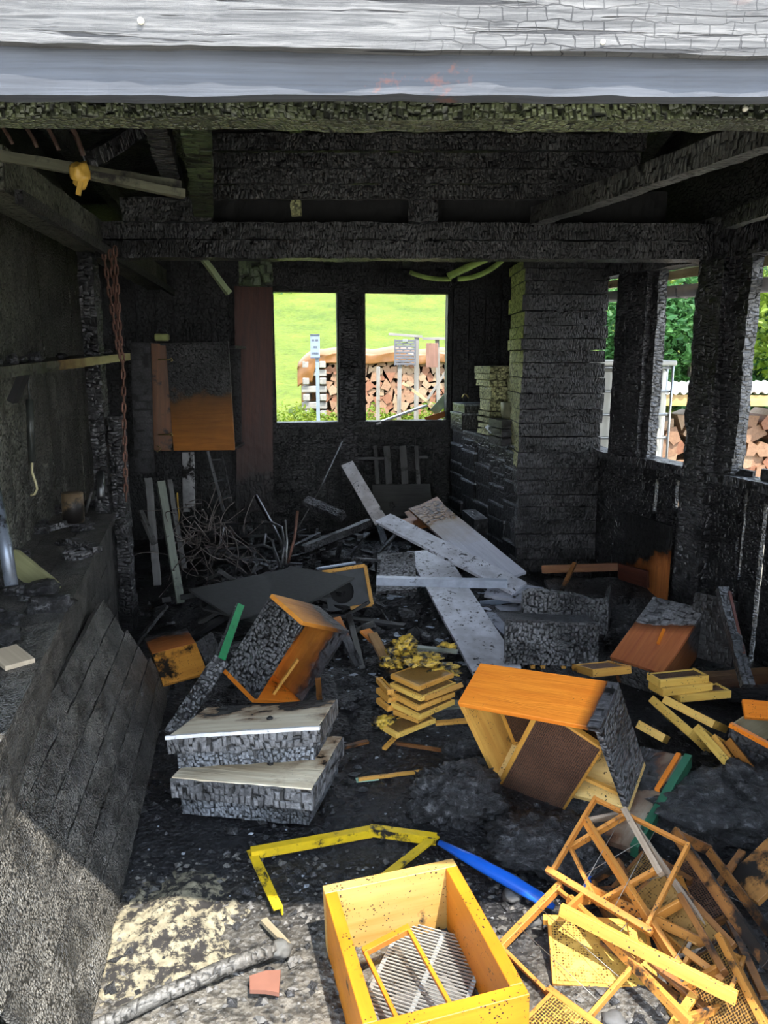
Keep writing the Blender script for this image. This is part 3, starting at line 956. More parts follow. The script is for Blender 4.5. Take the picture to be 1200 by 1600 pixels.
# ---- pale broken planks hanging in the right window, small box on the sill outside
zb_w = zb
tag(slab('broken_plank', WB.pt(*WB.uv(588, 661, -.07), -.07) , WB.pt(*WB.uv(668, 632, .05), .05), WB.pt(*WB.uv(588, 661, -.07), -.07) + WB.n * .13 + WB.d * .02, .018, plain('blistered_white', (.85, .83, .84), .6, 0, .2, .1)), 'warped whitish plank lying across the window sill', 'plank')
tag(bar('thin_lath', D(629, 598, 9.3), D(680, 636, 9.3), .035, .015, PALE_WOOD, up=(0, 1, 0)), 'pale lath slanting down right behind the window sill plank', 'lath')
tag(bar('thin_lath', D(697, 580, 9.25), D(668, 624, 9.25), .03, .015, GREY_WOOD, up=(0, 1, 0)), 'grey-green lath slanting down left, outside the window', 'lath')
tag(slab('orange_board', WB.pt(*WB.uv(664, 652, .02), .02), WB.pt(*WB.uv(697, 642, .02), .02), WB.pt(*WB.uv(668, 660, .02), .02), .02, burnt('window_orange', (.62, .22, .03), (.45, .14, .02), (1, 0, 0), .2)), 'scorched orange wooden piece in the lower right corner of the window', 'panel')
tag(slab('green_sheet', WB.pt(*WB.uv(672, 640, .09), .09), WB.pt(*WB.uv(697, 612, .09), .09), WB.pt(*WB.uv(682, 650, .09), .09), .008, plain('pale_green_sheet', (.40, .55, .36), .4, 0, .3)), 'pale green sheet behind the orange piece in the window', 'sheet')

# ---- white tank in a tube cage, seen through the right gaps
def tank():
    Y = 6.95
    xr = D(1046, 640, Y).x; xl = xr - 1.05
    zt_ = D(1000, 571, Y).z; zb_ = zt_ - 1.12
    w = thing('caged_water_tank', 'white plastic water tank in a metal cage beside the firewood', 'tank', V(((xl + xr) / 2, Y + .5, zb_)))
    obj('tank_body', box(xr - xl - .025, .95, zt_ - zb_ - .06, bev=.05), TANK, T((xl + xr) / 2, Y + .52, (zt_ + zb_) / 2 + .02), w)
    obj('cover_plate', box(xr - xl + .06, 1.06, .045, bev=.01), TANK, T((xl + xr) / 2, Y + .5, zt_ + .02), w)
    obj('pallet', box(xr - xl, 1.0, .10, bev=.01), GREY_WOOD, T((xl + xr) / 2, Y + .5, zb_ - .03), w)
    for k in range(6):
        z = zb_ + .06 + (zt_ - zb_ - .08) * k / 5
        tube('cage_hoop', [(xl, Y, z), (xr, Y, z), (xr, Y + 1.0, z), (xl, Y + 1.0, z), (xl, Y, z)], .013, CAGE, w, 6)
    for k in range(7):
        x = xl + (xr - xl) * k / 6
        tube('cage_upright', [(x, Y - .015, zb_), (x, Y - .015, zt_)], .011, CAGE, w, 6)
    for k in range(1, 6):
        y = Y + k / 6
        tube('cage_upright', [(xr + .015, y, zb_), (xr + .015, y, zt_)], .011, CAGE, w, 6)
tank()
# ---- firewood stacks on the right with corrugated cover
YQ = 7.25
qa = D(1046, 640, YQ); qtop = D(1150, 636, YQ).z
qx1 = D(1275, 640, YQ).x
log_wall(V((qa.x, YQ, -.06 + .30)), (1, .03, 0), qx1 - qa.x, qtop - .26, .085, 'split firewood log in the stack right of the white tank', 'firewood in the right stack', 9, jitter=.25)
tag(bar('stack_bearer', V((qa.x - .1, YQ + .15, .19)), V((qx1, YQ + .15, .19)), .12, .10, GREY_WOOD), 'grey timber bearing the right firewood stack', 'timber')
def corrugated(P0, P1, depth, label, amp=.014, pitch=.076):
    d = (V(P1) - V(P0)); L = d.length; d = d.normalized(); back = V((-d.y, d.x, 0)); back = back if back.y > 0 else -back
    n = int(L / pitch * 8)
    vs, fs = [], []
    for i in range(n + 1):
        s = L * i / n
        h = amp * math.sin(2 * math.pi * s / pitch)
        for b, dz in ((-.12, -.01), (depth, .06)):
            p = V(P0) + d * s + back * b; vs.append((p.x, p.y, p.z + h + dz))
    for i in range(n): fs.append((2 * i, 2 * i + 2, 2 * i + 3, 2 * i + 1))
    o = from_py('corrugated_sheet', vs, fs, plain('corrugated_metal', (.62, .58, .52), .4, .3, .15), None, None, True)
    md = o.modifiers.new('thick', 'SOLIDIFY'); md.thickness = .006
    return tag(o, label, 'sheet')
corrugated(V((qa.x - .15, YQ - .05, D(1120, 611, YQ).z)), V((qx1 + .2, YQ, D(1120, 609, YQ).z)), .6, 'corrugated metal sheet covering the right firewood stack')
tag(bar('edge_board', V((qa.x - .1, YQ - .12, D(1120, 624, YQ).z)), V((qx1 + .2, YQ - .10, D(1120, 626, YQ).z)), .04, .10, wood('yellowed_board', (.60, .42, .16), (.45, .28, .10))), 'yellowish wooden edge board under the corrugated sheet', 'board')
# ---- gutter under the eave of the right side
g0, g1 = D(925, 466, 6.6), D(1260, 440, 4.0)
gut = thing('eave_gutter', 'grey round gutter pipe running outside the right window gaps', 'gutter', g0)
tube('pipe', [g0, g1], .042, plain('grey_gutter', (.36, .34, .34), .45, .2, .15), gut, 12)
for t in (.25, .55, .8):
    p = g0.lerp(g1, t); tube('bracket', [p + V((0, 0, .055)), p + V((.05, 0, .02)), p + V((.03, 0, -.045)), p + V((-.04, 0, -.035)), p + V((-.05, 0, .03))], .006, STEEL, gut, 6)

# ================================================================ hive woodwork materials
ORANGE = wood('varnished_orange', (.90, .29, .03), (.74, .19, .015), (3, 30, 30), .14, .55, .38, .15)
HONEY = wood('honey_wood', (.74, .41, .09), (.58, .27, .05), (3, 36, 36), .10, .6, .5, .15)
YELLOW_BOX = wood('yellow_stained_wood', (.52, .19, .010), (.42, .13, .006), (2.5, 26, 26), .10, .6, .45, .15)
PALE_LIT = wood('pale_inner_front', (.50, .31, .10), (.42, .22, .05), (2.5, 26, 26), .12, .7, .5, .15)  # darker copy of the pale inner wood, toned for the sunlit box
PALE_IN = wood('pale_inner_wood', (.80, .58, .24), (.70, .44, .13), (2.5, 26, 26), .12, .7, .5, .15)
FRAME_W = wood('frame_wood', (.47, .21, .042), (.33, .12, .02), (4, 60, 60), .22, .7, .5, .2)
FRAME_D = wood('frame_wood_scorched', (.28, .12, .032), (.15, .058, .018), (4, 60, 60), .45, .6, .5, .2)
FRAME_Y = wood('frame_wood_clean', (.58, .31, .06), (.46, .20, .03), (4, 60, 60), .12, .7, .5, .2)
FRAME_G = wood('frame_wood_greyed', (.34, .27, .20), (.22, .16, .11), (4, 60, 60), .35, .6, .6, .2)
WIRE = plain('thin_wire', (.25, .24, .22), .45, .6, .1)
def comb_mat(name, wall, cell, cap, capfrac, scale=190):
    if name in _mats: return _mats[name]
    nt = NT(name)
    vec = nt.coords()
    d = nt.vor(vec, scale, 'F1', .25)
    hole = nt.ramp(d, [(.30, 1), (.48, 0)])
    zone = nt.ramp(nt.noise(vec, 9, 4, .6), [(capfrac - .06, 1), (capfrac + .04, 0)])
    col = nt.mix(hole, wall, cell)
    col = nt.mix(zone, col, cap)
    h = nt.math('MULTIPLY', hole, nt.math('SUBTRACT', 1.0, zone))
    nt.bump(h, -.8, .004) if False else nt.bump(nt.math('SUBTRACT', 1.0, h), .9, .005)
    _mats[name] = nt.fin(col, .5, .4)
    return _mats[name]
COMB_DARK = comb_mat('dark_comb', (.15, .075, .045), (.022, .012, .010), (.07, .035, .02), .15, 140)
COMB_YEL = comb_mat('yellow_comb', (.36, .21, .04), (.025, .015, .008), (.46, .28, .06), .45, 135)
COMB_BRN = comb_mat('brown_comb', (.26, .14, .035), (.035, .02, .01), (.30, .17, .05), .40, 135)
WAX = plain('melted_wax', (.58, .38, .05), .5, 0, .6, .5, 26, 1.0)

def hive_frame(A, B, Dn, label, group=None, mat=FRAME_W, comb=None, wires=2, depth=.024, hmax=.24, mat2=None, lug=.012, comb_t=.02, half=False):
    """a beehive frame: top bar from A to B, hanging towards Dn; parts top_bar, side_bar, bottom_bar, wire, comb"""
    A, B, Dn = V(A), V(B), V(Dn)
    x, y, z, L, H = frame3(A, B, Dn)
    H = min(H, hmax)
    c = (A + B) / 2 + y * H / 2
    low = min(A.z, B.z, (A + y * H).z, (B + y * H).z)
    w = thing('framed_honeycomb' if comb is not None else 'bare_comb_holder', label, 'hive frame', basis(c, x, y, z), group)
    m2 = mat2 or mat
    def P(u, v, s=0): return c + x * u + y * v + z * s
    bt, st = .018, .010
    bar('top_bar', P(-L / 2 - lug, -H / 2), P(L / 2 + lug, -H / 2), bt, depth, mat, w, up=z, bev=.0012)
    bar('side_bar', P(-L / 2 + st / 2, -H / 2 + bt / 2), P(-L / 2 + st / 2, H / 2), st, depth, m2, w, up=z, bev=.001)
    bar('side_bar', P(L / 2 - st / 2, -H / 2 + bt / 2), P(L / 2 - st / 2, H / 2), st, depth, m2, w, up=z, bev=.001)
    bar('bottom_bar', P(-L / 2 + st, H / 2 - st / 2), P(L / 2 - st, H / 2 - st / 2), st, depth * .8, m2, w, up=z, bev=.001)
    for k in range(wires):
        u = L * ((k + 1) / (wires + 1) - .5)
        tube('wire', [P(u, -H / 2 + bt / 2), P(u, H / 2 - st)], .0009, WIRE, w, 4)
    if comb is not None:
        obj('comb', box(L - 2 * st, H - bt / 2 - st, comb_t, .0012, (14, 9, 1), 3), comb, basis(P(0, bt / 4 - st / 2), x, y, z), w)
    return w

def open_box(name, label, R, c, dims, t, mats, floor_mat=None, cat='hive box', group=None, rim=None):
    """four-sided hive box (open front +Z, open or closed back); mats = (top, bottom, left, right)"""
    W, H, Dp = dims
    M = M3(R, c)
    w = thing(name, label, cat, M, group)
    def side(nm, l, wd, th, cx, cy, mat, rot):
        obj(nm, box(l, wd, th, bev=.0015), mat, M @ T(cx, cy, 0) @ rot, w)
    Xr = Matrix.Rotation(math.pi / 2, 4, 'X')
    side('side_panel', W, Dp, t, 0, H / 2 - t / 2, mats[0], Xr)
    side('side_panel', W, Dp, t, 0, -H / 2 + t / 2, mats[1], Xr)
    YZ = Matrix(((0, 0, 1, 0), (1, 0, 0, 0), (0, 1, 0, 0), (0, 0, 0, 1)))   # local X->Y, Y->Z, Z->X
    side('end_panel', H - 2 * t, Dp, t, -W / 2 + t / 2, 0, mats[2], YZ)
    side('end_panel', H - 2 * t, Dp, t, W / 2 - t / 2, 0, mats[3], YZ)
    if floor_mat is not None:
        obj('back_panel', box(W - 2 * t, H - 2 * t, .012), floor_mat, M @ T(0, 0, -Dp / 2 + .006), w)
    return w, M

# ---------------------------------------------------------------- big orange hive box lying open towards us
HR = [[0.7852, -0.371, -0.4958], [-0.607, -0.3031, -0.7346], [0.1222, 0.8778, -0.4632]]
HC = (0.622, 2.63, 0.274)
CHAR_SIDE = char('char_box_side', (.04, .04, .043), (.24, .24, .25), (60, 50, 50), 1.0, .010, .45, .12)
ORANGE_EDGE = burnt('orange_scorched_end', (.92, .30, .03), (.76, .20, .018), (1, 0, 0), .235, .012, .02)
hb, HM = open_box('hive_box', 'orange hive box tipped on its side, dark comb inside, one end charred', HR, HC, (.552, .442, .204), .022, (ORANGE_EDGE, PALE_IN, HONEY, CHAR_SIDE), None)
def in_box(M, P): return M @ V(P)
# frames hanging inside it
hive_frame(in_box(HM, (-.16, .19, -.01)), in_box(HM, (.05, .19, -.02)), in_box(HM, (-.13, -.18, .03)), 'frame with dark comb leaning out of the tipped orange hive box', None, FRAME_Y, COMB_DARK, 0, hmax=.36) if False else None
hive_frame(in_box(HM, (.03, .195, .03)), in_box(HM, (-.235, -.215, .125)), in_box(HM, (.33, .195, .03)), 'frame with dark comb leaning out of the tipped orange hive box', None, FRAME_Y, COMB_DARK, 0, hmax=.25, lug=0)
hive_frame(in_box(HM, (-.20, -.12, -.02)), in_box(HM, (-.20, .18, -.03)), in_box(HM, (.0, -.12, -.02)), 'small frame of dark comb at the left inside the orange hive box', None, FRAME_Y, COMB_DARK, 0, hmax=.2)
hive_frame(in_box(HM, (.22, -.13, -.04)), in_box(HM, (.22, .18, -.05)), in_box(HM, (.02, -.13, -.04)), 'dark comb frame at the right, deep inside the orange hive box', None, FRAME_Y, COMB_DARK, 0, hmax=.2)
tag(slab('foundation_sheet', in_box(HM, (.245, -.19, .03)), in_box(HM, (-.05, -.19, .03)), in_box(HM, (.245, .0, -.06)), .01, PALE_IN), 'pale board lying in the bottom of the tipped orange hive box', 'board')
tag(bar('loose_lath', in_box(HM, (.06, -.10, .07)), in_box(HM, (.24, -.17, .07)), .02, .012, HONEY), 'loose pale lath in the lower right of the orange hive box', 'lath')

# ---------------------------------------------------------------- yellow box in the foreground
FR = [[0.9636, -0.2656, -0.0294], [0.2655, 0.9641, -0.0081], [0.0305, 0.0, 0.9995]]
fb_, FM = open_box('hive_box', 'empty yellow hive box standing in the sun in the foreground', FR, (.085, 1.707, .10), (.388, .506, .205), .034, (PALE_LIT, YELLOW_BOX, YELLOW_BOX, YELLOW_BOX))
# metal grid lying inside and on the ground below
def excluder():
    w = thing('queen_excluder', 'grey metal wire grid lying in the yellow hive box', 'grid', FM @ T(.03, .03, -.085))
    M = FM @ T(.04, .05, -.075) @ RZ(-38) @ Matrix.Rotation(.06, 4, 'X')
    for i in range(30):
        y = -.15 + i * .0105
        obj('grid_wire', box(.26, .0042, .003), STEEL_L, M @ T(0, y, 0), w)
    for x in (-.125, 0, .125):
        obj('cross_bar', box(.012, .32, .003), STEEL_L, M @ T(x, 0, -.003), w)
STEEL_L = plain('bright_steel', (.42, .43, .42), .4, .7, .25, .2)
excluder()
hive_frame(G(567, 1488, .10), G(640, 1450, .13), G(648, 1640, .06), 'bare wooden frame lying inside the yellow hive box', None, YELLOW_BOX, None, 0, hmax=.38, lug=.0, depth=.02)
tag(obj('tin_plate', box(.26, .22, .02, .003, (10, 8, 1), 2), plain('dull_tin', (.28, .27, .26), .45, .6, .4, .3), FM @ T(-.01, -.08, -.10) @ RZ(12)), 'dull sooty tin plate under the grid in the yellow hive box', 'plate')

# ---------------------------------------------------------------- charred open box, mid left
MR = [[0.4912, 0.531, 0.6905], [0.7701, 0.1058, -0.6291], [-0.4071, 0.8407, -0.357]]
INNER_OR = burnt('inside_orange_scorched', (.78, .30, .04), (.62, .20, .03), (0, 1, 0), .06, .04, .10)
INNER_OR2 = burnt('inside_orange_half', (.78, .33, .05), (.62, .22, .03), (1, 0, 0), .10, .06, .12)
CHAR_BLOCK = char('char_blocky', (.05, .05, .053), (.30, .30, .31), (62, 46, 46), 1.0, .012, .4, .14)
mb, MM = open_box('hive_box', 'charred hive box tilted on a corner with bright orange inside, mid left', MR, (-.451, 3.376, .301), (.376, .428, .227), .02, (INNER_OR2, ORANGE, CHAR_BLOCK, INNER_OR), INNER_OR)
tag(slab('divider_board', in_box(MM, (-.03, -.20, .0)), in_box(MM, (-.03, .02, .02)), in_box(MM, (-.14, -.20, .04)), .012, HONEY), 'honey-coloured partition standing in the charred tilted hive box', 'board')
tag(bar('loose_lath', in_box(MM, (.0, -.20, .06)), in_box(MM, (.02, .0, .06)), .02, .012, HONEY), 'short honey lath inside the charred tilted hive box', 'lath')

# ---------------------------------------------------------------- tilted box at the right
RR = [[0.6739, 0.6429, -0.3642], [-0.7388, 0.5863, -0.3321], [0.0, 0.4929, 0.8701]]
RIGHT_FACE = burnt('reddish_board_charred_end', (.50, .17, .055), (.36, .10, .04), (1, .35, 0), .07, .02, .05, (40, 26, 26), (.26, .26, .27), (.05, .05, .055))
def right_box():
    M = M3(RR, (1.399, 3.666, .215))
    w = thing('hive_box', 'reddish hive box leaning on a corner, its upper end charred silver-grey', 'hive box', M)
    W, H, Dp = .28, .459, .186
    Lg = Matrix(((0, -1, 0, 0), (1, 0, 0, 0), (0, 0, 1, 0), (0, 0, 0, 1)))
    obj('top_panel', box(H, W, .02, bev=.0015), RIGHT_FACE, M @ T(0, 0, Dp / 2 - .01) @ Lg, w)
    YZ = Matrix(((0, 0, 1, 0), (1, 0, 0, 0), (0, 1, 0, 0), (0, 0, 0, 1)))
    S = burnt('reddish_side', (.36, .14, .05), (.24, .08, .03), (1, 0, 0), .06, .05, .1)
    obj('side_panel', box(H, Dp - .02, .02), S, M @ T(W / 2 - .01, 0, -.01) @ YZ, w)
    obj('side_panel', box(H, Dp - .02, .02), S, M @ T(-W / 2 + .01, 0, -.01) @ YZ, w)
    Xr = Matrix.Rotation(math.pi / 2, 4, 'X')
    obj('end_panel', box(W - .04, Dp - .02, .02), CHAR_SIDE, M @ T(0, -H / 2 + .01, -.01) @ Xr, w)
    obj('end_panel', box(W - .04, Dp - .02, .02), CHAR_SIDE, M @ T(0, H / 2 - .01, -.01) @ Xr, w)
    obj('split_piece', box(.10, .014, .010), ORANGE, M @ T(.03, -.02, Dp / 2 + .004) @ RZ(100), w)
right_box()

# ---------------------------------------------------------------- two white-topped boxes, mid left
WHITE_TOP = burnt('scorched_white_board', (.88, .80, .62), (.70, .58, .40), (.12, .6, 0), .10, .03, .36, (30, 30, 30), (.06, .06, .06), (.02, .02, .02), .6, (.28, .17, .09))
WHITE_RIM = plain('ashen_white_rim', (.66, .66, .66), .6, 0, .25, .2, 30)
LID_CH = char('char_lid_side', (.06, .06, .063), (.28, .28, .29), (52, 30, 30), 1.0, .008, .5, .10)
LID_CH2 = char('char_lid_side_bluish', (.06, .064, .07), (.27, .29, .32), (80, 70, 70), 1.0, .007, .5, .12)
def lid_box(label, R, c, dims, rim):
    W, Dd, H = dims
    M = M3(R, c)
    w = thing('hive_cover', label, 'hive cover', M)
    obj('top_board', box(W - .01, Dd - .01, .014, .0015, (20, 16, 1), 3), WHITE_TOP, M @ T(0, 0, H / 2 - .007), w)
    h1 = H * .5
    for sy in (-1, 1):
        obj('rim_board', box(W, .022, h1, .003, (30, 2, 4), 2 + sy), LID_CH, M @ T(0, sy * (Dd / 2 - .011), H / 2 - h1 / 2 - .004), w)
        obj('skirt_board', box(W - .05, .02, H - h1, .003, (30, 2, 4), 4 + sy), LID_CH2, M @ T(0, sy * (Dd / 2 - .03), -H / 2 + (H - h1) / 2), w)
    for sx in (-1, 1):
        obj('rim_board', box(.022, Dd - .046, h1, .003, (2, 24, 4), 6 + sx), LID_CH, M @ T(sx * (W / 2 - .011), 0, H / 2 - h1 / 2 - .004), w)
        obj('skirt_board', box(.02, Dd - .10, H - h1, .003, (2, 24, 4), 8 + sx), LID_CH2, M @ T(sx * (W / 2 - .035), 0, -H / 2 + (H - h1) / 2), w)
    if rim:
        obj('metal_edge', box(W + .008, .016, .012, .002, (30, 1, 1), 5), WHITE_RIM, M @ T(0, -Dd / 2 + .002, H / 2 - .002), w)
    obj('charcoal_crumb', lump_mesh(.012, .010, .008, .3, 2, 3), BLACK, M @ T(.06, -.06, H / 2 + .004), w)
    return w
lid_box('lower of two charred hive covers with a cream-white top board, on the floor', [[0.9769, 0.211, -0.0336], [-0.2097, 0.9771, 0.0365], [0.0405, -0.0286, 0.9988]], (-.462, 2.656, .095), (.534, .412, .149), False)
lid_box('upper charred hive cover with scorched white top and ashen white front edge', [[0.9923, 0.0886, -0.0863], [-0.0679, 0.9735, 0.2184], [0.1033, -0.2108, 0.972]], (-.463, 2.625, .285), (.533, .428, .115), True)

# ---------------------------------------------------------------- left: workbench, leaning panel
def bench():
    f0, f1 = V((-.86, 1.45, .74)), V((-1.68, 4.85, .74))
    d = (f1 - f0).normalized(); n = V((-d.y, d.x, 0)); n = n if n.x < 0 else -n
    w = thing('workbench', 'long charred workbench along the left wall, its top buried in soot', 'workbench', V((f0.x, f0.y, 0)))
    for k in range(3):
        a = f0 + n * (.15 * k + .002)
        slab('top_plank', a, a + (f1 - f0), a + n * .146, .035, CH_PANEL, w, .004, seed=k, away=(0, 0, -1), n=(60, 4, 1))
    zz = [(.70, .52), (.515, .335), (.33, .15), (.145, .0)]
    for k, (za, zb_) in enumerate(zz):
        a = V((f0.x, f0.y, za)) + n * .03; b = V((f1.x, f1.y, za)) + n * .03
        slab('front_plank', a, b, V((a.x, a.y, zb_)), .025, CH_PANEL, w, .004, seed=k, away=n, n=(60, 4, 1))
    return d, n
BD, BN = bench()
def leaning_panel():
    b0, b1 = V((-.705, 1.48, .02)), V((-1.075, 3.62, .02))
    t0, t1 = V((-.925, 1.32, .52)), V((-1.30, 3.38, .55))
    w = thing('leaning_planking', 'large charred plank panel leaning on the workbench, partly in the sun', 'panel', b0)
    n = 6
    for k in range(n):
        a = b0.lerp(t0, k / n + .0015); b = b1.lerp(t1, k / n + .0015); c = b0.lerp(t0, (k + 1) / n - .0015)
        sh = (b - a).normalized()
        ends = (0, 0, .03, .01, .04, 0)[k]
        slab('plank', a, b - sh * ends, c, .024, CH_PANEL, w, .004, seed=k, n=(60, 5, 1))
leaning_panel()

# charred post with the chain in front of it
bp = G(192, 985, .0)
pz = D(186, 395, bp.y).z
po = thing('charred_post', 'charred double post standing at the end of the workbench', 'post', V((bp.x, bp.y, 0)))
bar('stud', (bp.x - .05, bp.y, 0), (bp.x - .05, bp.y, pz), .085, .09, CH_BIG, po, up=(0, 1, 0), jit=.010, seed=1, n=(70, 4, 4))
bar('stud', (bp.x + .045, bp.y + .01, 0), (bp.x + .045, bp.y + .01, pz - .9), .075, .08, CH_BIG, po, up=(0, 1, 0), jit=.010, seed=2, n=(50, 4, 4))

def chain():
    Y = bp.y - .18
    top = D(172, 392, Y); mid = D(192, 565, Y); end = D(197, 782, Y)
    w = thing('hanging_chain', 'rusty chain hanging from the wall plate in front of the charred post', 'chain', top)
    r, lw, ll = .0055, .018, .036
    pts = [(lw * .5 * math.cos(a), ll * .5 * math.sin(a) + (ll * .28 if math.sin(a) > 0 else -ll * .28), 0) for a in [2 * math.pi * i / 12 for i in range(13)]]
    me = tube_mesh(pts, r, 6, False)
    me.materials.append(RUST)
    def run(P, Q, Rm, seed):
        path = [P, Q, Rm] if Rm is not None else [P, Q]
        k = 0
        for a, b in zip(path, path[1:]):
            d = (b - a); L = d.length; d.normalize(); n = int(L / .044)
            x = d.cross(V((0, 1, 0))).normalized(); z = x.cross(d)
            for i in range(n):
                c = a + d * (L * (i + .5) / n)
                ang = math.radians(90 * (k % 2) + 25)
                xx = x * math.cos(ang) + z * math.sin(ang); zz = xx.cross(d)
                obj('link', me, RUST, basis(c, xx, d, zz), w); k += 1
    run(top, mid, end, 1)
    run(top + V((.03, -.01, .02)), mid + V((.0, -.02, .12)), None, 2)
    run(top + V((-.03, -.02, .0)), mid + V((-.01, -.02, .02)), None, 3)
chain()

# shelf on the left wall
def shelf():
    z = 1.60
    a = G(-60, 586, z - .02); b = G(196, 560, z)
    a, b = D(-40, 578, 2.75), D(200, 552, 5.0)
    w = thing('wall_shelf', 'narrow charred wall shelf with a scorched pale front edge, left wall', 'shelf', a)
    n = V((-.22, -.04, 0))
    slab('board', a, b, a + V((-.20, -.03, 0)), .028, CH_PANEL, w, .003, away=(0, 0, -1))
    bar('front_edge', a + V((.008, 0, -.02)), b + V((.008, 0, -.02)), .012, .045, burnt('shelf_edge', (.50, .46, .22), (.36, .32, .14), (-1, 0, 0), .25, .2, .7, (30, 30, 30), (.10, .10, .09), (.03, .03, .03)), w, jit=.002)
    bar('bracket', a.lerp(b, .25) + V((-.03, 0, -.03)), a.lerp(b, .25) + V((-.10, 0, -.16)), .05, .03, BLACK, w)
    r = random.Random(4)
    for i in range(9):
        p = a.lerp(b, r.uniform(.1, .95)) + V((-.08, 0, .015))
        o = obj('charred_crumb', lump_mesh(r.uniform(.02, .05), r.uniform(.02, .05), r.uniform(.012, .03), .4, 2, i), CH_FINE, Matrix.Translation(p))
        tag(o, 'lump of burnt stuff lying on the left wall shelf', 'debris', 'burnt lumps on the wall shelf')
shelf()
def hanging_tool():
    Y = 3.55
    w = thing('hanging_tool', 'dark tube with a pale bent hook hanging below the wall shelf', 'tool', D(48, 770, Y))
    tube('handle', [D(46, 624, Y), D(50, 722, Y)], .017, plain('sooty_tube', (.05, .055, .05), .4, .3, .3), w, 10)
    tube('hook', [D(50, 722, Y), D(50, 738, Y), D(55, 752, Y), D(58, 764, Y), D(54, 772, Y), D(48, 774, Y)], .006, plain('pale_hook', (.50, .46, .26), .5, 0, .2), w, 6)
    tube('hanger', [D(46, 624, Y), D(44, 585, Y)], .004, STEEL, w, 5)
hanging_tool()
# lath under the roof at the upper left with a drip of melted plastic, and hoops
def ceiling_lath():
    Y = 2.35
    w = thing('hanging_lath', 'grey double lath hanging under the roof, upper left', 'lath', D(130, 275, Y))
    L1 = wood('sooty_lath', (.14, .14, .09), (.07, .07, .05), soot=.4)
    bar('strip', D(-40, 237, Y), D(284, 292, Y + .15), .025, .03, L1, w, jit=.002)
    bar('strip', D(140, 274, Y - .02), D(287, 303, Y + .13), .03, .022, L1, w, jit=.002)
    o = obj('melted_drip', lump_mesh(.028, .025, .032, .5, 3, 5), plain('amber_plastic', (.55, .33, .06), .4, 0, .3), Matrix.Translation(D(126, 272, Y - .03)))
    tag(o, 'amber lump of melted plastic stuck on the upper left lath', 'plastic')
    o.data.materials[0] = o.data.materials[0]
    for i, (x0, y0, x1, y1, x2, y2) in enumerate(((70, 150, 110, 175, 130, 243), (30, 150, 65, 170, 92, 235), (-10, 150, 30, 170, 58, 230), (-50, 160, -5, 175, 20, 225))):
        Yh = 2.5 + .05 * i
        t = tube('burnt_hoop', arc(D(x0, y0, Yh), D(x1, y1, Yh), D(x2, y2, Yh), 12), .009 if i == 0 else .007, plain('brown_hoop', (.10, .06, .045), .5, .2, .3), None, 6, .6)
        tag(t, ('thickest brown hoop above the amber plastic lump', 'second curved brown hoop from the amber lump, upper left', 'third curved brown hoop from the amber lump, upper left', 'leftmost curved brown hoop under the roof')[i], 'hoop', 'curved hoops at the upper left')
    bar('drip_tail', D(127, 280, Y - .04), D(122, 305, Y - .04), .012, .012, plain('amber_plastic', (0, 0, 0)), o)
ceiling_lath()

# ---------------------------------------------------------------- back left: cupboard, reddish board, hanging slat
CAB_DOOR = burnt('scorched_cupboard_door', (.52, .20, .035), (.34, .12, .025), (0, 1, 0), .02, .10, .16, (60, 60, 60), (.10, .10, .10), (.045, .045, .045), .5, (.14, .07, .03))
def cupboard():
    Y = 5.9
    tl, tr, bl = D(272, 536, Y), D(367, 540, Y - .05), D(272, 704, Y)
    w = thing('wall_cupboard', 'small wooden wall cupboard, its door scorched orange below and grey above', 'cupboard', bl)
    x, y, z, L, H = frame3(bl, D(367, 703, Y - .05), tl)
    c = (bl + x * L / 2 + y * H / 2)
    dr = obj('door', box(L, H, .022, bev=.002), CAB_DOOR, basis(c, x, y, z), w)
    bk = V((-.02, .35, 0))
    s = slab('side', D(236, 536, Y - .02), D(236, 704, Y - .02), D(270, 536, Y + .02), .02, wood('cupboard_side', (.22, .085, .03), (.12, .05, .02), soot=.35), w)
    slab('top', D(236, 535, Y), tr + V((0, .02, 0)), D(236, 535, Y) + bk, .02, CH_SOFT, w, away=(0, 0, -1))
    slab('base', bl + V((-.1, .02, 0)), D(367, 703, Y), bl + V((-.1, .02, 0)) + bk, .02, CH_SOFT, w, away=(0, 0, 1))
    slab('back', D(236, 536, Y) + bk, D(367, 540, Y) + bk, D(236, 704, Y) + bk, .015, CH_SOFT, w)
    HINGE = plain('brass_hinge', (.45, .36, .14), .4, .7, .2)
    for py in (562, 679):
        p = D(266, py, Y - .03)
        hg = tube('hinge', [p + V((-.09, 0, 0)), p + V((-.01, 0, 0)), p + V((.01, 0, .01)), p + V((.018, 0, -.006)), p + V((.004, 0, -.012))], .005, HINGE, dr, 6)
    tube('catch', [D(238, 700, Y - .03), D(246, 706, Y - .04), D(252, 701, Y - .04), D(246, 697, Y - .03)], .004, HINGE, dr, 5)
cupboard()
SLAT_CH = char('char_slat_plain', (.045, .045, .048), (.085, .085, .09), (20, 12, 30), .5, .004, .5)
tag(slab('hanging_board', D(204, 535, 5.6), D(211, 738, 5.6), D(234, 534, 5.6), .03, SLAT_CH, None, .002), 'dark grey upright board hanging left of the scorched cupboard', 'board')
tag(slab('upright_board', D(366, 447, 6.4), D(370, 800, 6.4), D(426, 447, 6.45), .04, RED_WOOD, None, .003), 'tall heat-reddened upright board left of the window', 'board')
o = slab('tin_strip', D(284, 707, 5.8), D(286, 800, 5.7), D(303, 707, 5.8), .006, plain('scorched_tin', (.42, .42, .42), .35, .7, .4, .35)); tag(o, 'bright scorched tin strip hanging below the cupboard', 'strip')
ld = thing('short_ladder', 'thin ladder-like rail leaning under the cupboard', 'ladder', D(345, 800, 5.9))
bar('rail', D(325, 705, 5.9), D(350, 800, 5.9), .02, .02, STEEL, ld)
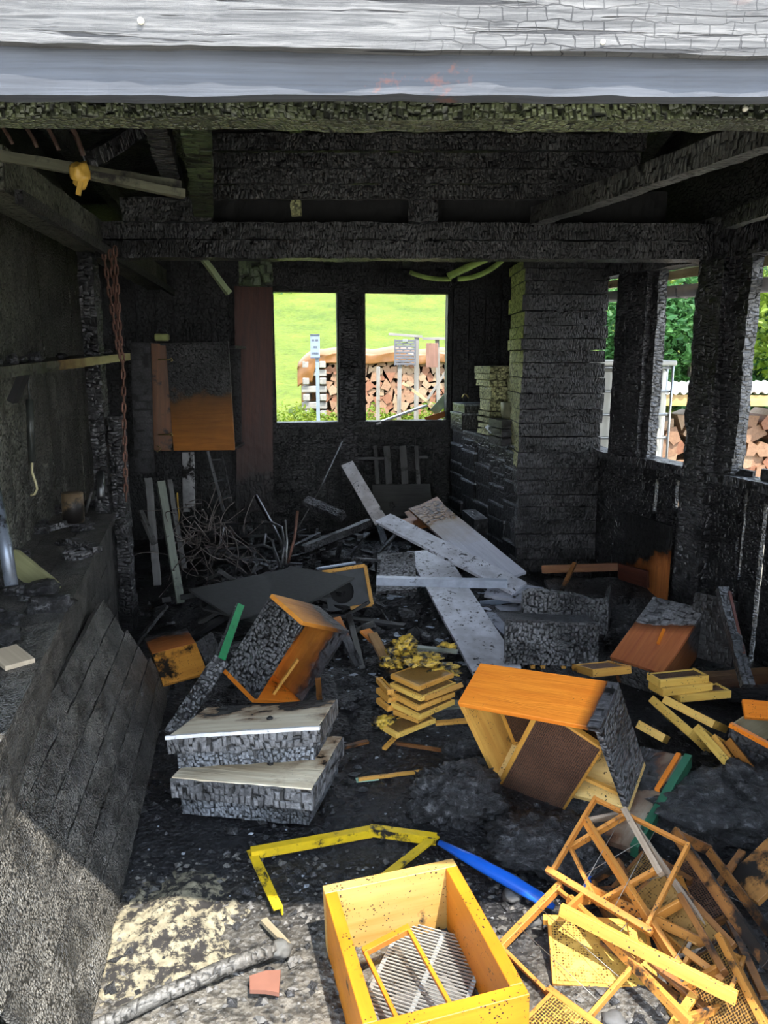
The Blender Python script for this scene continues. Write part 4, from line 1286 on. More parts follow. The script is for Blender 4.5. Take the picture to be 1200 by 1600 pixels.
bar('rail', D(345, 705, 6.0), D(362, 790, 6.0), .02, .02, CH_SOFT, ld)
for t in (.15, .5, .8):
    bar('rung', D(325 + 25 * t, 705 + 95 * t, 5.9), D(345 + 17 * t, 705 + 85 * t, 6.0), .012, .012, STEEL, ld)
# leaning laths
LATH_G = wood('greenish_lath', (.24, .27, .22), (.15, .17, .14), soot=.15)
LATH_D = wood('charred_lath_grey', (.12, .12, .115), (.06, .06, .06), soot=.3)
tag(bar('leaning_lath', D(251, 752, 5.0), D(282, 942, 4.75), .05, .03, LATH_G, jit=.003), 'greenish-grey lath leaning below the cupboard', 'lath')
tag(bar('leaning_lath', D(232, 748, 5.1), D(246, 915, 4.9), .05, .03, LATH_D, jit=.005), 'dark weathered lath leaning left of the greenish lath', 'lath')
tag(bar('leaning_lath', D(264, 750, 5.15), D(287, 888, 5.0), .035, .025, LATH_D, jit=.005), 'thin dark lath leaning right of the greenish lath', 'lath')
tag(bar('leaning_lath', D(219, 798, 5.0), D(242, 850, 4.95), .035, .025, LATH_D, jit=.004), 'short dark lath crossing behind the leftmost leaning lath', 'lath')
tag(slab('corner_bracket', D(281, 930, 4.7), D(309, 925, 4.7), D(282, 938, 4.7), .012, STEEL), 'small perforated steel bracket at the foot of the greenish lath', 'bracket')
yb = thing('yellow_string', 'thin yellow cord hanging behind the leaning laths', 'cord', D(278, 820, 5.3))
tube('strand', [D(277, 770, 5.3), D(278, 790, 5.3), D(280, 805, 5.3), D(277, 822, 5.3)], .006, plain('yellow_cord', (.55, .34, .06), .5), yb, 6)

# ================================================================ heap of hive frames, lower right
def FR3(a, b, d, label, **k):
    return hive_frame(G(*a), G(*b), G(*d), label, 'heap of hive frames in the lower right', **k)
FR3((860, 1362, .17), (1012, 1453, .15), (905, 1233, .32), 'upright bare frame at the upper left of the frame heap', mat=FRAME_W, wires=2, hmax=.30)
FR3((914, 1281, .27), (1056, 1502, .11), (985, 1276, .25), 'long narrow frame slanting down right across the frame heap', mat=FRAME_W, mat2=FRAME_G, wires=1, hmax=.16)
FR3((979, 1270, .31), (1030, 1360, .24), (939, 1430, .11), 'frame with a thick greyed bar standing at the top of the heap', mat=FRAME_G, mat2=FRAME_W, wires=1, hmax=.33, depth=.03)
FR3((882, 1424, .18), (1143, 1556, .15), (905, 1345, .10), 'frame with a bright thick top bar lying across the middle of the heap', mat=FRAME_Y, mat2=FRAME_W, wires=2, hmax=.2, depth=.032)
FR3((893, 1408, .14), (1073, 1594, .11), (968, 1360, .08), 'bare frame slanting to the bottom edge below the bright thick bar', mat=FRAME_W, wires=1, hmax=.2)
FR3((855, 1437, .085), (1010, 1446, .095), (858, 1540, .03), 'frame of yellow capped comb lying sunlit at the left of the heap', mat=FRAME_Y, comb=COMB_YEL, wires=0, hmax=.24)
FR3((1056, 1303, .19), (1196, 1500, .14), (1106, 1326, .12), 'scorched frame along the right side of the heap', mat=FRAME_D, wires=1, hmax=.14, depth=.034)
FR3((1034, 1358, .16), (1142, 1473, .12), (985, 1420, .07), 'frame with brown comb in the middle of the heap', mat=FRAME_D, comb=COMB_BRN, wires=0, hmax=.2)
FR3((1067, 1406, .17), (1129, 1514, .14), (1010, 1445, .10), 'short scorched frame above the bottom right corner of the heap', mat=FRAME_D, mat2=FRAME_W, wires=0, hmax=.16, depth=.03)
FR3((1129, 1470, .15), (1197, 1604, .13), (1070, 1520, .06), 'sunlit frame reaching the bottom right corner', mat=FRAME_W, mat2=FRAME_D, wires=0, hmax=.2, depth=.036, comb=COMB_BRN)
FR3((1076, 1490, .12), (1160, 1552, .11), (1040, 1545, .05), 'small frame lying under the corner frame at the bottom right', mat=FRAME_W, wires=0, hmax=.14)
FR3((1004, 1421, .12), (1084, 1470, .10), (985, 1470, .06), 'frame with a pale bar under the long slanting frame', mat=FRAME_Y, mat2=FRAME_G, wires=0, hmax=.15)
FR3((780, 1481, .04), (872, 1387, .14), (918, 1597, .04), 'large bare frame leaning at the left end of the heap beside the yellow box', mat=FRAME_W, wires=2, hmax=.36)
FR3((862, 1552, .05), (948, 1616, .05), (805, 1640, .03), 'frame of yellow comb cut by the bottom edge of the picture', mat=FRAME_W, comb=COMB_YEL, wires=0, hmax=.2)
FR3((1062, 1600, .06), (1140, 1580, .06), (1085, 1552, .05), 'small frame end at the bottom edge below the heap', mat=FRAME_Y, wires=0, hmax=.1)
FR3((925, 1395, .05), (1020, 1385, .05), (945, 1460, .04), 'frame of old brown comb deep under the heap', mat=FRAME_D, comb=COMB_BRN, wires=0, hmax=.2)
FR3((1005, 1330, .10), (1075, 1375, .08), (998, 1420, .04), 'frame with blackened comb at the back of the heap', mat=FRAME_D, comb=COMB_BRN, wires=0, hmax=.2)
FR3((1085, 1340, .09), (1150, 1430, .08), (1050, 1400, .03), 'blackened frame under the scorched right frame', mat=FRAME_D, comb=COMB_DARK, wires=0, hmax=.2)
FR3((968, 1350, .12), (985, 1395, .10), (930, 1390, .05), 'small broken frame leaning between the upright frames', mat=FRAME_D, wires=0, hmax=.12)
for i, (a, b, m, lab) in enumerate((((1015, 1500, .11), (1130, 1600, .06), FRAME_D, 'loose scorched bar near the bottom of the frame heap'), ((1140, 1440, .10), (1195, 1560, .07), FRAME_D, 'loose dark bar at the right edge of the frame heap'),
        ((940, 1470, .09), (1060, 1560, .06), FRAME_D, 'loose scorched bar beside the yellow comb'), ((1060, 1370, .13), (1100, 1470, .10), FRAME_W, 'loose bar standing between the scorched frames'),
        ((1085, 1553, .10), (1050, 1606, .05), FRAME_Y, 'short bright bar at the bottom edge of the heap'), ((1160, 1330, .10), (1110, 1400, .05), FRAME_D, 'loose dark bar behind the scorched right frame'),
        ((985, 1440, .14), (992, 1478, .12), FRAME_Y, 'small pale splinter standing in the middle of the frame heap'))):
    tag(bar('frame_bar', G(*a), G(*b), .022, .012, m), lab, 'bar')
# orange board at the right edge
tag(slab('box_board', G(1132, 1372, .05), G(1212, 1296, .17), G(1160, 1432, .03), .02, wood('sooty_orange', (.46, .22, .06), (.30, .13, .04), soot=.45, specks=.5)), 'sooty orange board standing at the right edge behind the frame heap', 'board')

# ================================================================ fallen frames on the right (ends towards us)
FRAME_BRIGHT = wood('frame_wood_brightened', (.85, .58, .14), (.74, .42, .08), (4, 60, 60), .12, .7, .5, .2)  # brighter copy of the frame wood, light added by colour for the interior
def end_frame(a, b, back, label, mat=FRAME_BRIGHT, grp='fallen hive frames beside the reddish box', comb=COMB_DARK, depth=.034, hm=.34):
    A, B = G(*a), G(*b)
    return hive_frame(A, B, A + V(back), label, grp, mat=mat, comb=comb, wires=0, depth=depth, hmax=hm, lug=.0)
end_frame((1030, 1068, .235), (1106, 1060, .235), (.05, .28, -.02), 'topmost of three level frames beside the reddish box', hm=.10)
end_frame((1034, 1082, .205), (1112, 1072, .205), (.05, .28, -.02), 'middle of three level frames beside the reddish box', hm=.10)
end_frame((1062, 1091, .175), (1141, 1084, .175), (.05, .28, -.02), 'lowest of three level frames, shifted to the right', hm=.10)
end_frame((1037, 1092, .19), (1116, 1132, .15), (.10, .20, -.10), 'frame slanting just below the three level frames')
end_frame((1018, 1092, .18), (1080, 1146, .13), (.10, .16, -.12), 'frame slanting down right next to the reddish box foot')
end_frame((1088, 1136, .15), (1142, 1198, .09), (.12, .14, -.10), 'front frame of the slanting row, right of the green-edged board')
end_frame((1114, 1152, .13), (1158, 1212, .08), (.13, .14, -.08), 'second frame from the right in the slanting row', HONEY)
end_frame((1138, 1158, .13), (1182, 1214, .08), (.13, .14, -.08), 'rightmost frame of the slanting row', FRAME_W)
end_frame((996, 1131, .16), (1038, 1154, .13), (.08, .12, -.08), 'short frame sticking out behind the charred end of the orange hive box')
end_frame((925, 1052, .27), (985, 1046, .27), (.03, .2, -.05), 'frame showing behind the orange hive box, left of the reddish box', HONEY)
# green-edged floor board under them
def green_board():
    P0, P1, P2 = G(1070, 1182, .13), G(985, 1325, .03), G(1005, 1160, .12)
    w = thing('floor_board', 'charred hive floor with a dark green painted edge', 'hive floor', P1)
    slab('deck', P0, P1, P2, .02, burnt('half_burnt_deck', (.50, .46, .36), (.38, .34, .26), (0, 1, 0), .0, .04, .16), w, .002)
    x, y, z, L, W = frame3(P0, P1, P2)
    bar('green_edge', P0 - y * .014 + V((0, 0, -.012)), P1 - y * .014 + V((0, 0, -.012)), .028, .055, plain('green_paint', (.025, .13, .07), .4, 0, .3, .25), w, jit=.001)
    bar('orange_strip', P0.lerp(P1, .02) + y * .02 + V((0, 0, .012)), P0.lerp(P1, .45) + y * .02 + V((0, 0, .012)), .018, .014, ORANGE, w)
green_board()
# box cut by the right edge
def edge_box():
    w = thing('hive_box', 'orange and cream hive box cut by the right edge of the picture', 'hive box', G(1180, 1165, .02))
    a, b = G(1141, 1132, .20), G(1230, 1180, .17)
    slab('side_panel', a, b, G(1141, 1132, .20) + V((.0, .03, -.18)), .02, CH_FINE, w)
    slab('side_panel', G(1160, 1092, .27), G(1240, 1098, .27), G(1160, 1120, .22), .02, ORANGE, w)
    slab('inner_panel', a + V((.02, .02, -.01)), a + V((.25, .22, -.01)), a + V((.09, .0, -.12)), .015, wood('cream_panel', (.58, .50, .32), (.44, .36, .2), soot=.15), w)
    bar('rim', a, b, .02, .02, ORANGE, w)
edge_box()

# ================================================================ stacked small frames and melted comb in the centre
CEN = [((612, 1056), (656, 1076), .20), ((611, 1070), (660, 1092), .175), ((612, 1085), (655, 1107), .15), ((613, 1100), (657, 1121), .125), ((616, 1112), (655, 1126), .10), ((596, 1135), (622, 1150), .07)]
for i, (a, b, z) in enumerate(CEN):
    hive_frame(G(a[0], a[1], z), G(b[0], b[1], z), G(a[0], a[1], z) + V((.16, .22, 0)), ('top frame of the small central stack', 'second frame from the top of the central stack', 'third frame from the top of the central stack', 'fourth frame from the top of the central stack', 'fifth frame from the top of the central stack', 'lowest frame of the central stack, on the floor')[i], 'small stack of hive frames in the centre', mat=FRAME_BRIGHT if i % 2 else HONEY, comb=COMB_BRN, wires=0, depth=.022, hmax=.22, lug=0)
for i, (a, b, z) in enumerate((((590, 1062), (608, 1082), .17), ((590, 1078), (609, 1095), .14), ((590, 1094), (608, 1108), .11))):
    hive_frame(G(a[0], a[1], z), G(b[0], b[1], z), G(a[0], a[1], z) + V((-.05, .2, 0)), ('upper', 'middle', 'lower')[i] + ' of three frame ends left of the central stack', 'small stack of hive frames in the centre', mat=HONEY, comb=None, wires=0, hmax=.16, lug=0)
hive_frame(G(664, 1092, .17), G(722, 1070, .19), G(664, 1092, .17) + V((.02, .12, -.06)), 'frame with melted comb right of the central stack', 'small stack of hive frames in the centre', mat=FRAME_Y, comb=COMB_YEL, wires=0, hmax=.12, lug=0)
for i, (px, py, z, rx, ry, rz) in enumerate(((632, 1012, .25, .075, .05, .06), (655, 1030, .24, .09, .06, .035), (690, 1046, .2, .075, .05, .025), (612, 1035, .22, .05, .05, .035), (700, 1012, .22, .045, .03, .025), (600, 1128, .08, .05, .04, .03), (672, 1062, .18, .05, .04, .02))):
    o = obj('melted_comb', lump_mesh(rx, ry, rz * .8, .7, 4, 60 + i, .2, .3), WAX, Matrix.Translation(G(px, py, z)))
    tag(o, ('tall yellow chunk of melted comb at the top of the central heap', 'broad yellow melted comb on the central stack', 'flat yellow melted comb right of the central stack', 'yellow melted comb left of the tall chunk', 'small yellow wax flake beside the bluish board', 'yellow wax lump at the left foot of the central stack', 'small yellow wax lump before the flat melted comb')[i], 'wax comb')
for i, (a, b, w_, m, lab) in enumerate((
        ((525, 965, .35), (560, 1040, .15), .05, burnt('shard_orange', (.70, .28, .05), (.5, .18, .03), (1, 0, 0), -.02, .04, .08), 'charred shard with an orange top left of the melted comb'),
        ((545, 960, .33), (566, 1045, .12), .03, LATH_D, 'dark shard standing beside the orange-topped shard'),
        ((582, 990, .28), (612, 1050, .18), .05, wood('brown_shard', (.36, .22, .10), (.2, .11, .05), soot=.35), 'brown split board leaning left of the tall melted comb'),
        ((570, 985, .28), (596, 1010, .24), .06, burnt('vivid_orange', (.80, .30, .05), (.6, .2, .03), (1, 0, 0), .03, .03, .05), 'bright orange fragment between shards and melted comb'),
        ((640, 1010, .22), (715, 1018, .22), .035, LATH_G, 'greyish-green lath behind the melted comb'),
        ((600, 1170, .03), (638, 1130, .05), .018, HONEY, 'orange splinter on the floor below the central stack'),
        ((610, 1160, .02), (690, 1172, .02), .014, FRAME_D, 'thin scorched splinter on the floor below the central stack'),
        ((560, 1218, .02), (665, 1204, .02), .012, HONEY, 'thin orange splinter on the bare floor behind the yellow metal frame'),
        ((536, 1168, .03), (575, 1158, .03), .02, FRAME_D, 'scorched splinter right of the upper hive lid'),
        ((630, 1118, .07), (640, 1060, .15), .02, LATH_D, 'black stick across the front of the central stack'),
        ((500, 1100, .05), (497, 1060, .22), .025, FRAME_D, 'reddish splinter leaning on the charred tilted box'),
        ((680, 1130, .05), (740, 1125, .05), .03, HONEY, 'honey lath poking out left of the orange hive box'),
        ((640, 1105, .06), (720, 1100, .07), .07, LATH_G, 'grey-green board under the frame with melted comb'))):
    tag(bar('wood_shard', G(*a), G(*b), w_, .012, m, jit=.002), lab, 'wood shard')
tag(slab('green_glass', G(555, 1215, .012), G(590, 1211, .012), G(558, 1222, .012), .004, plain('pale_green_glass', (.35, .55, .42), .2, 0, .2)), 'small pale green shard on the bare dark floor', 'shard')

# ================================================================ left middle debris
gt = thing('painted_plank', 'narrow charred plank with a bright green painted end beside the tilted box', 'plank', G(270, 1145, .03))
A_, B_ = G(376, 946, .42), G(346, 1030, .32)
C_ = G(268, 1150, .06)
bar('green_end', A_, B_, .035, .016, plain('bright_green_paint', (.02, .30, .10), .4, 0, .15, .12), gt, up=(.3, -1, .4), jit=.001, bev=.004)
bar('charred_edge', A_ + V((-.02, .01, 0)), B_ + V((-.025, .01, 0)), .02, .018, CH_FINE, gt, up=(.3, -1, .4), jit=.003)
bar('charred_length', B_, C_, .075, .022, CHAR_BLOCK, gt, up=(.3, -1, .6), jit=.005)
def orange_piece():
    w = thing('hive_box', 'half-buried orange hive box between leaning panel and green-ended plank', 'hive box', G(275, 1060, .05))
    a, b = G(238, 1022, .18), G(306, 1004, .20)
    slab('side_panel', a, b, G(262, 1068, .08), .02, wood('orange_sooty', (.66, .30, .05), (.5, .2, .03), soot=.42, specks=.6), w)
    slab('side_panel', a, b, a + V((-.03, .18, .03)), .02, burnt('orange_top_edge', (.6, .2, .04), (.4, .12, .03), (0, 1, 0), .05, .04, .06), w, away=(0, 0, -1))
    slab('end_panel', b, b + V((.05, .16, 0)), G(318, 1045, .08), .02, CH_FINE, w)
orange_piece()
tag(slab('dark_sheet', G(316, 950, .34), G(455, 884, .42), G(392, 990, .34), .012, plain('black_sheet', (.028, .03, .03), .75, 0, .3, 0, 40, .4)), 'flat matt black sheet lying on the rubble behind the charred tilted box', 'sheet')
tag(slab('dark_sheet', G(440, 890, .405), G(518, 930, .36), G(395, 985, .35), .012, plain('black_sheet', (0, 0, 0))), 'second matt black sheet overlapping to the right', 'sheet')
# wire tangle
def tangle():
    r = random.Random(12)
    c = D(318, 850, 5.0)
    bm_pts = []
    vs, fs = [], []
    mesh_bm = bmesh.new()
    for i in range(90):
        p = c + V((r.gauss(0, .14), r.gauss(0, .12), r.gauss(.02, .11)))
        q = p + V((r.gauss(0, .15), r.gauss(0, .12), r.gauss(-.02, .14)))
        m = (p + q) / 2 + V((r.gauss(0, .08), r.gauss(0, .08), r.gauss(0.03, .08)))
        me = tube_mesh(arc(p - c, m - c, q - c, 7), .0035, 4, False)
        mesh_bm.from_mesh(me); bpy.data.meshes.remove(me)
    me = bpy.data.meshes.new('wires'); mesh_bm.to_mesh(me); mesh_bm.free()
    o = obj('wire_tangle', me, plain('burnt_wire', (.15, .13, .12), .5, .5, .4), Matrix.Translation(c))
    tag(o, 'tangle of burnt brown wires in front of the leaning laths', 'wires', None, 'stuff')
tangle()
# bent tube frame of a burnt chair
def tube_chair():
    w = thing('steel_chair', 'burnt chair reduced to bent steel tubes, beside the wire tangle', 'chair', D(400, 890, 4.9))
    for pts in (((342, 820, 5.3), (425, 817, 5.2), (440, 824, 5.1), (444, 850, 5.0), (440, 885, 4.9)),
                ((350, 839, 5.2), (412, 837, 5.1), (426, 845, 5.05), (430, 870, 5.0)),
                ((338, 862, 5.0), (356, 857, 5.0), (412, 852, 4.95), (428, 858, 4.9), (436, 880, 4.85), (438, 886, 4.8)),
                ((350, 820, 5.3), (345, 845, 5.2), (340, 862, 5.0)), ((415, 835, 5.1), (412, 852, 4.95))):
        tube('tube', [D(*p) for p in pts], .010, STEEL, w, 8)
tube_chair()
STICK_STEEL = [((446, 812, 4.9), (447, 882, 4.8), .006, STEEL_L, 'thin bright rod standing right of the burnt chair'),
               ((465, 798, 4.9), (450, 880, 4.8), .010, RUST, 'rusty curved rod standing beside the thin bright rod'),
               ((400, 775, 5.9), (446, 862, 5.1), .016, STEEL, 'grey pipe slanting down behind the burnt chair'),
               ((535, 690, 6.6), (466, 824, 5.6), .006, LATH_D, 'thin cord stretched down from the window post'),
               ((612, 850, 5.2), (565, 930, 4.7), .006, STEEL, 'thin dark rod slanting across the small orange frame'),
               ((575, 925, 4.7), (608, 973, 4.4), .006, STEEL, 'thin rod lying below the small orange frame'),
               ((640, 918, 4.9), (650, 963, 4.6), .008, STEEL_L, 'short bright rod under the horizontal grey bar')]
for a, b, r_, m, lab in STICK_STEEL:
    tag(tube('metal_rod' if m is not LATH_D else 'hanging_string', [D(*a), (D(*a) + D(*b)) / 2 + V((.01, 0, -.01)), D(*b)], r_, m, None, 6), lab, 'rod' if m is not LATH_D else 'cord')
# small box front with a round hole and an orange frame
def hole_box():
    w = thing('speaker_box', 'small black box front with a round hole and an orange wooden frame', 'box', G(545, 955, .25))
    tl, tr, bl = D(503, 895, 4.55), D(570, 884, 4.6), D(516, 956, 4.45)
    x, y, z, L, H = frame3(tl, tr, bl)
    c = tl + x * L / 2 + y * H / 2
    nz = -z if z.dot(c - _C) > 0 else z
    M = basis(c, x, y, z)
    # face with a hole: ring of quads between circle and rectangle
    n = 32; vs = []; fs = []
    hx, hy, R = -L * .12, H * .05, H * .30
    for k in range(n):
        a = 2 * math.pi * k / n
        ca, sa = math.cos(a), math.sin(a)
        s = min((L / 2 - math.copysign(1, ca) * hx) / max(abs(ca), 1e-6), (H / 2 - math.copysign(1, sa) * hy) / max(abs(sa), 1e-6))
        vs += [(hx + R * ca, hy + R * sa, 0), (hx + s * ca, hy + s * sa, 0)]
    for k in range(n):
        j = (k + 1) % n
        fs.append((2 * k, 2 * j, 2 * j + 1, 2 * k + 1))
    f = from_py('face', vs, fs, plain('grey_black_board', (.05, .055, .06), .5, 0, .3), M, w)
    md = f.modifiers.new('thick', 'SOLIDIFY'); md.thickness = .012
    obj('cavity', box(L * .96, H * .96, .01), BLACK, M @ T(0, 0, .06 if z.dot(c - _C) > 0 else -.06), w)
    e = .010
    for (u0, v0, u1, v1) in ((-L / 2, -H / 2, L / 2, -H / 2), (L / 2, -H / 2, L / 2, H / 2), (L / 2, H / 2, -.0, H / 2), (-L / 2, -H / 2, -L / 2, -H * .1)):
        bar('edge_strip', M @ V((u0, v0, 0)) + nz * .006, M @ V((u1, v1, 0)) + nz * .006, .022, .018, HONEY, w, up=nz)
    bar('steel_strip', M @ V((-L * .6, -H * .62, 0)), M @ V((L * .3, -H * .62, 0)), .012, .012, plain('bluish_steel', (.30, .36, .46), .35, .5, .2), w)
hole_box()

# ================================================================ whitish fallen boards in the centre
def white_board(name, a, b):
    nt = NT(name)
    vec = nt.coords()
    n1 = nt.noise(vec, 7, 4, .65); n2 = nt.noise(vec, 38, 4, .7); n3 = nt.noise(vec, 11, 2)
    col = nt.ramp(n1, [(.35, a), (.62, b)])
    sp = nt.ramp(nt.math('ADD', n2, nt.math('MULTIPLY', nt.math('SUBTRACT', n3, .5), .5)), [(.60, 0), (.66, 1)])
    col = nt.mix(sp, col, (.03, .03, .035))
    nt.bump(n2, .4, .003)
    return nt.fin(col, .45, .5)
BLUE_W = white_board('whitewashed_board', (.74, .75, .82), (.46, .46, .50))
BLUE_W2 = burnt('whitewashed_charred', (.44, .45, .50), (.36, .36, .41), (-1, 0, 0), .22, .06, .14, (30, 40, 40), (.12, .12, .13), (.04, .04, .045), .5, (.22, .20, .20))
WARM_W = burnt('whitewashed_orange', (.72, .72, .80), (.58, .58, .66), (-1, 0, 0), .30, .10, .25, (30, 30, 30), (.45, .25, .10), (.3, .15, .05), .5, (.40, .30, .20))
tag(slab('fallen_board', D(533, 727, 6.3), D(585, 818, 5.55), D(552, 722, 6.3), .02, white_board('whitewash_spotted', (.74, .69, .68), (.5, .45, .42)), None, .002), 'short whitish board leaning up towards the window', 'board')
tag(slab('fallen_board', G(586, 814, .50), G(800, 926, .22), G(612, 803, .53), .02, BLUE_W, None, .002), 'long whitish board lying diagonally across the rubble', 'board')
tag(slab('fallen_board', D(684, 781, 6.1), G(822, 893, .24), D(648, 803, 5.9), .02, WARM_W, None, .002), 'whitish board with a rusty-orange upper end beside the hive stacks', 'board')
tag(slab('fallen_board', D(632, 800, 6.15), D(683, 776, 6.2), D(640, 812, 6.0), .02, wood('orange_dark', (.45, .20, .06), (.3, .12, .04), soot=.3), None, .002), 'small brown-orange board behind the rusty-ended whitish board', 'board')
tag(slab('fallen_board', D(622, 812, 6.0), D(672, 802, 6.0), D(640, 826, 5.8), .02, wood('orange_dark2', (.50, .20, .05), (.32, .12, .03), soot=.3), None, .002), 'orange curled piece under the rusty-ended board', 'board')
tag(slab('fallen_board', G(636, 862, .30), G(738, 1050, .08), G(714, 890, .26), .02, BLUE_W, None, .002), 'wide bluish-white board running towards us in the centre', 'board')
tag(slab('fallen_board', G(770, 905, .24), G(850, 918, .22), G(775, 932, .20), .02, plain('whitewash_grey', (.34, .35, .40), .55, 0, .3, .3, 16), None, .002), 'short bluish board end beside the charred front boards', 'board')
tag(bar('grey_bar', D(588, 907, 4.25), D(792, 912, 4.25), .05, .045, plain('bluish_grey_bar', (.34, .38, .46), .45, .1, .3, .2), jit=.002), 'bluish-grey square bar lying level across the white boards', 'bar')
tag(bar('grey_bar', D(750, 943, 4.6), D(810, 937, 4.6), .02, .03, plain('bluish_steel', (0, 0, 0))), 'short bluish steel strip right of the wide white board', 'strip')
tag(slab('fallen_board', G(745, 950, .14), G(812, 942, .14), G(752, 1010, .08), .02, plain('whitewash_grey', (0, 0, 0)), None, .002), 'greyish board in shade under the short steel strip', 'board')
tag(slab('charred_plate', G(590, 866, .32), G(648, 862, .34), G(580, 925, .20), .02, CHAR_SIDE, None, .003), 'bluish charred square plate left of the wide white board', 'plate')
tag(bar('charred_bar', D(473, 858, 5.2), D(578, 816, 5.6), .05, .05, CH_FINE, jit=.004), 'black charred bar slanting up to the whitish board', 'bar')
tag(slab('charred_block', D(481, 774, 5.7), D(540, 800, 5.5), D(488, 790, 5.6), .05, CHAR_SIDE, None, .006), 'silvery charred wood block hanging from the stretched cord', 'block')
tag(slab('fallen_board', D(582, 757, 6.9), D(672, 756, 6.95), D(600, 806, 6.7), .02, wood('dull_grey_board', (.13, .13, .125), (.085, .085, .085), soot=.15), None, .002), 'dull grey board against the back wall under the window', 'board')
# slat crate against the back wall
sc_ = thing('slat_crate', 'charred slat crate leaning on the back wall below the right window', 'crate', D(610, 755, 7.0))
for px in (588, 606, 631, 652):
    bar('slat', D(px - 2, 697, 7.0), D(px + 2, 756, 6.9), .06 if px in (606, 631) else .035, .02, LATH_D, sc_, up=(0, 1, 0), jit=.003)
for py in (716, 714):
    bar('cross_slat', D(559 if py == 716 else 655, py, 6.95), D(600 if py == 716 else 668, py, 6.95), .03, .02, LATH_D, sc_, jit=.002)
bar('cross_slat', D(590, 700, 7.03), D(655, 698, 7.03), .03, .02, CH_SOFT, sc_)

# ================================================================ row of stacked hive boxes before the right wall
def hive_row():
    a, b = V((.60, 7.0, 0)), V((.985, 5.47, 0))
    d = (b - a).normalized(); n = V((-d.y, d.x, 0)); n = n if n.x > 0 else -n      # n points into the stacks
    L = (b - a).length; k = 5
    r = random.Random(8)
    tops = (1.24, 1.02, 1.02, .98, 1.0)
    edge = char('char_rim_highlight', (.16, .18, .19), (.42, .46, .50), (50, 50, 50), .5, .004, .4)  # pale bluish rims: sky highlights put into the colour
    body = char('char_hive_body', (.025, .026, .028), (.06, .062, .066), (24, 40, 40), .6, .005, .35)
    names = ('far stack next to the window', 'second stack from the window', 'middle stack', 'fourth stack from the window', 'stack touching the timber pillar')
    ordn = 'lowest second third fourth fifth sixth seventh eighth ninth tenth eleventh twelfth thirteenth'.split()
    for i in range(k):
        u0, u1 = L * i / k + .006, L * (i + 1) / k - .006
        z = 0.0; j = 0
        while z < tops[i] - .03:
            h = min(r.choice((.10, .12, .14, .16)), tops[i] - z)
            off = r.uniform(-.012, .022)
            c = a + d * ((u0 + u1) / 2) + n * (.21 + off)
            M = basis(c + V((0, 0, z)), d, n, V((0, 0, 1)))
            w = thing('hive_box', 'charred hive box, ' + (ordn[j] + ' from the floor' if j else 'lowest') + ' in the ' + names[i], 'hive box', M, 'stacked charred hive boxes, ' + names[i])
            obj('body', box(u1 - u0, .40, h - .004, .002, (8, 6, 3), j % 4), body, M @ T(0, 0, h / 2), w)
            obj('rim', box(u1 - u0 + .006, .41, .016, .0015, (10, 8, 1), j % 3), edge, M @ T(0, 0, h - .010), w)
            z += h; j += 1
    # paler thin boxes on top of the middle stack
    c0 = a + d * (L * .5) + n * .18
    z = tops[2]
    for j, (h, w_, s) in enumerate(((.05, .26, .0), (.05, .24, .01), (.05, .25, 0), (.05, .24, .01), (.09, .22, .03), (.10, .25, .03), (.05, .30, -.03), (.05, .33, -.05), (.06, .34, -.05))):
        o = obj('hive_tray', box(w_, .34, h - (.018 if j in (0, 1, 2, 3) else .005), .002, (12, 8, 2), j % 5), PALE_LIT_END, basis(c0 + d * s + V((0, 0, z + h / 2)), d, n, V((0, 0, 1))))
        tag(o, 'pale ashen tray, number %s from the bottom of the thin pile' % ('one two three four five six seven eight nine'.split()[j]), 'tray', 'thin pale trays on the middle hive stack')
        z += h
    # round pot and small things on the fourth stack
    c1 = a + d * (L * .72) + n * .12 + V((0, 0, tops[3]))
    prof = [(.03, 0), (.085, .0), (.095, .04), (.10, .12), (.092, .125), (.085, .04), (.02, .03)]
    vs, fs = [], []
    sg = 24
    for rr, zz in prof:
        for q in range(sg):
            an = 2 * math.pi * q / sg; vs.append((rr * math.cos(an), rr * math.sin(an), zz))
    for p in range(len(prof) - 1):
        for q in range(sg):
            fs.append((p * sg + q, p * sg + (q + 1) % sg, (p + 1) * sg + (q + 1) % sg, (p + 1) * sg + q))
    o = from_py('metal_pot', vs, fs, plain('ashen_pot', (.26, .26, .17), .5, .2, .3), Matrix.Translation(c1 + V((0, 0, .20))), None, True)
    tag(o, 'round ashen pot on the fourth hive stack', 'pot')
    for j in range(3):
        M = basis(c1 + V((.02, 0, .033 + .066 * j)), d, n, V((0, 0, 1)))
        o = obj('hive_tray', box(.26, .34, .058, .002, (10, 8, 2), j), SLAT_CH, M)
        tag(o, ('lowest', 'middle', 'top')[j] + ' dark tray under the round pot', 'tray', 'dark trays under the pot')
    tag(slab('small_roof_board', D(757, 668, 6.1), D(772, 655, 6.1), D(765, 678, 5.95), .02, LATH_G), 'small grey board tilted on the fourth hive stack', 'board')
    o = tube('ring_handle', arc(D(722, 622, 6.7), D(726, 610, 6.7), D(732, 622, 6.7), 8), .006, plain('brass_hinge', (0, 0, 0)), None, 6)
    tag(o, 'small brass ring between the two stacks next to the window', 'ring')
    # low charred box standing on the floor before the row
    o = slab('charred_crate', D(722, 797, 6.1), D(742, 812, 5.8), D(740, 794, 6.15), .12, body, None, .003, away=(0, 0, -1)); tag(o, 'low charred crate on the floor before the hive stacks', 'crate')
hive_row()

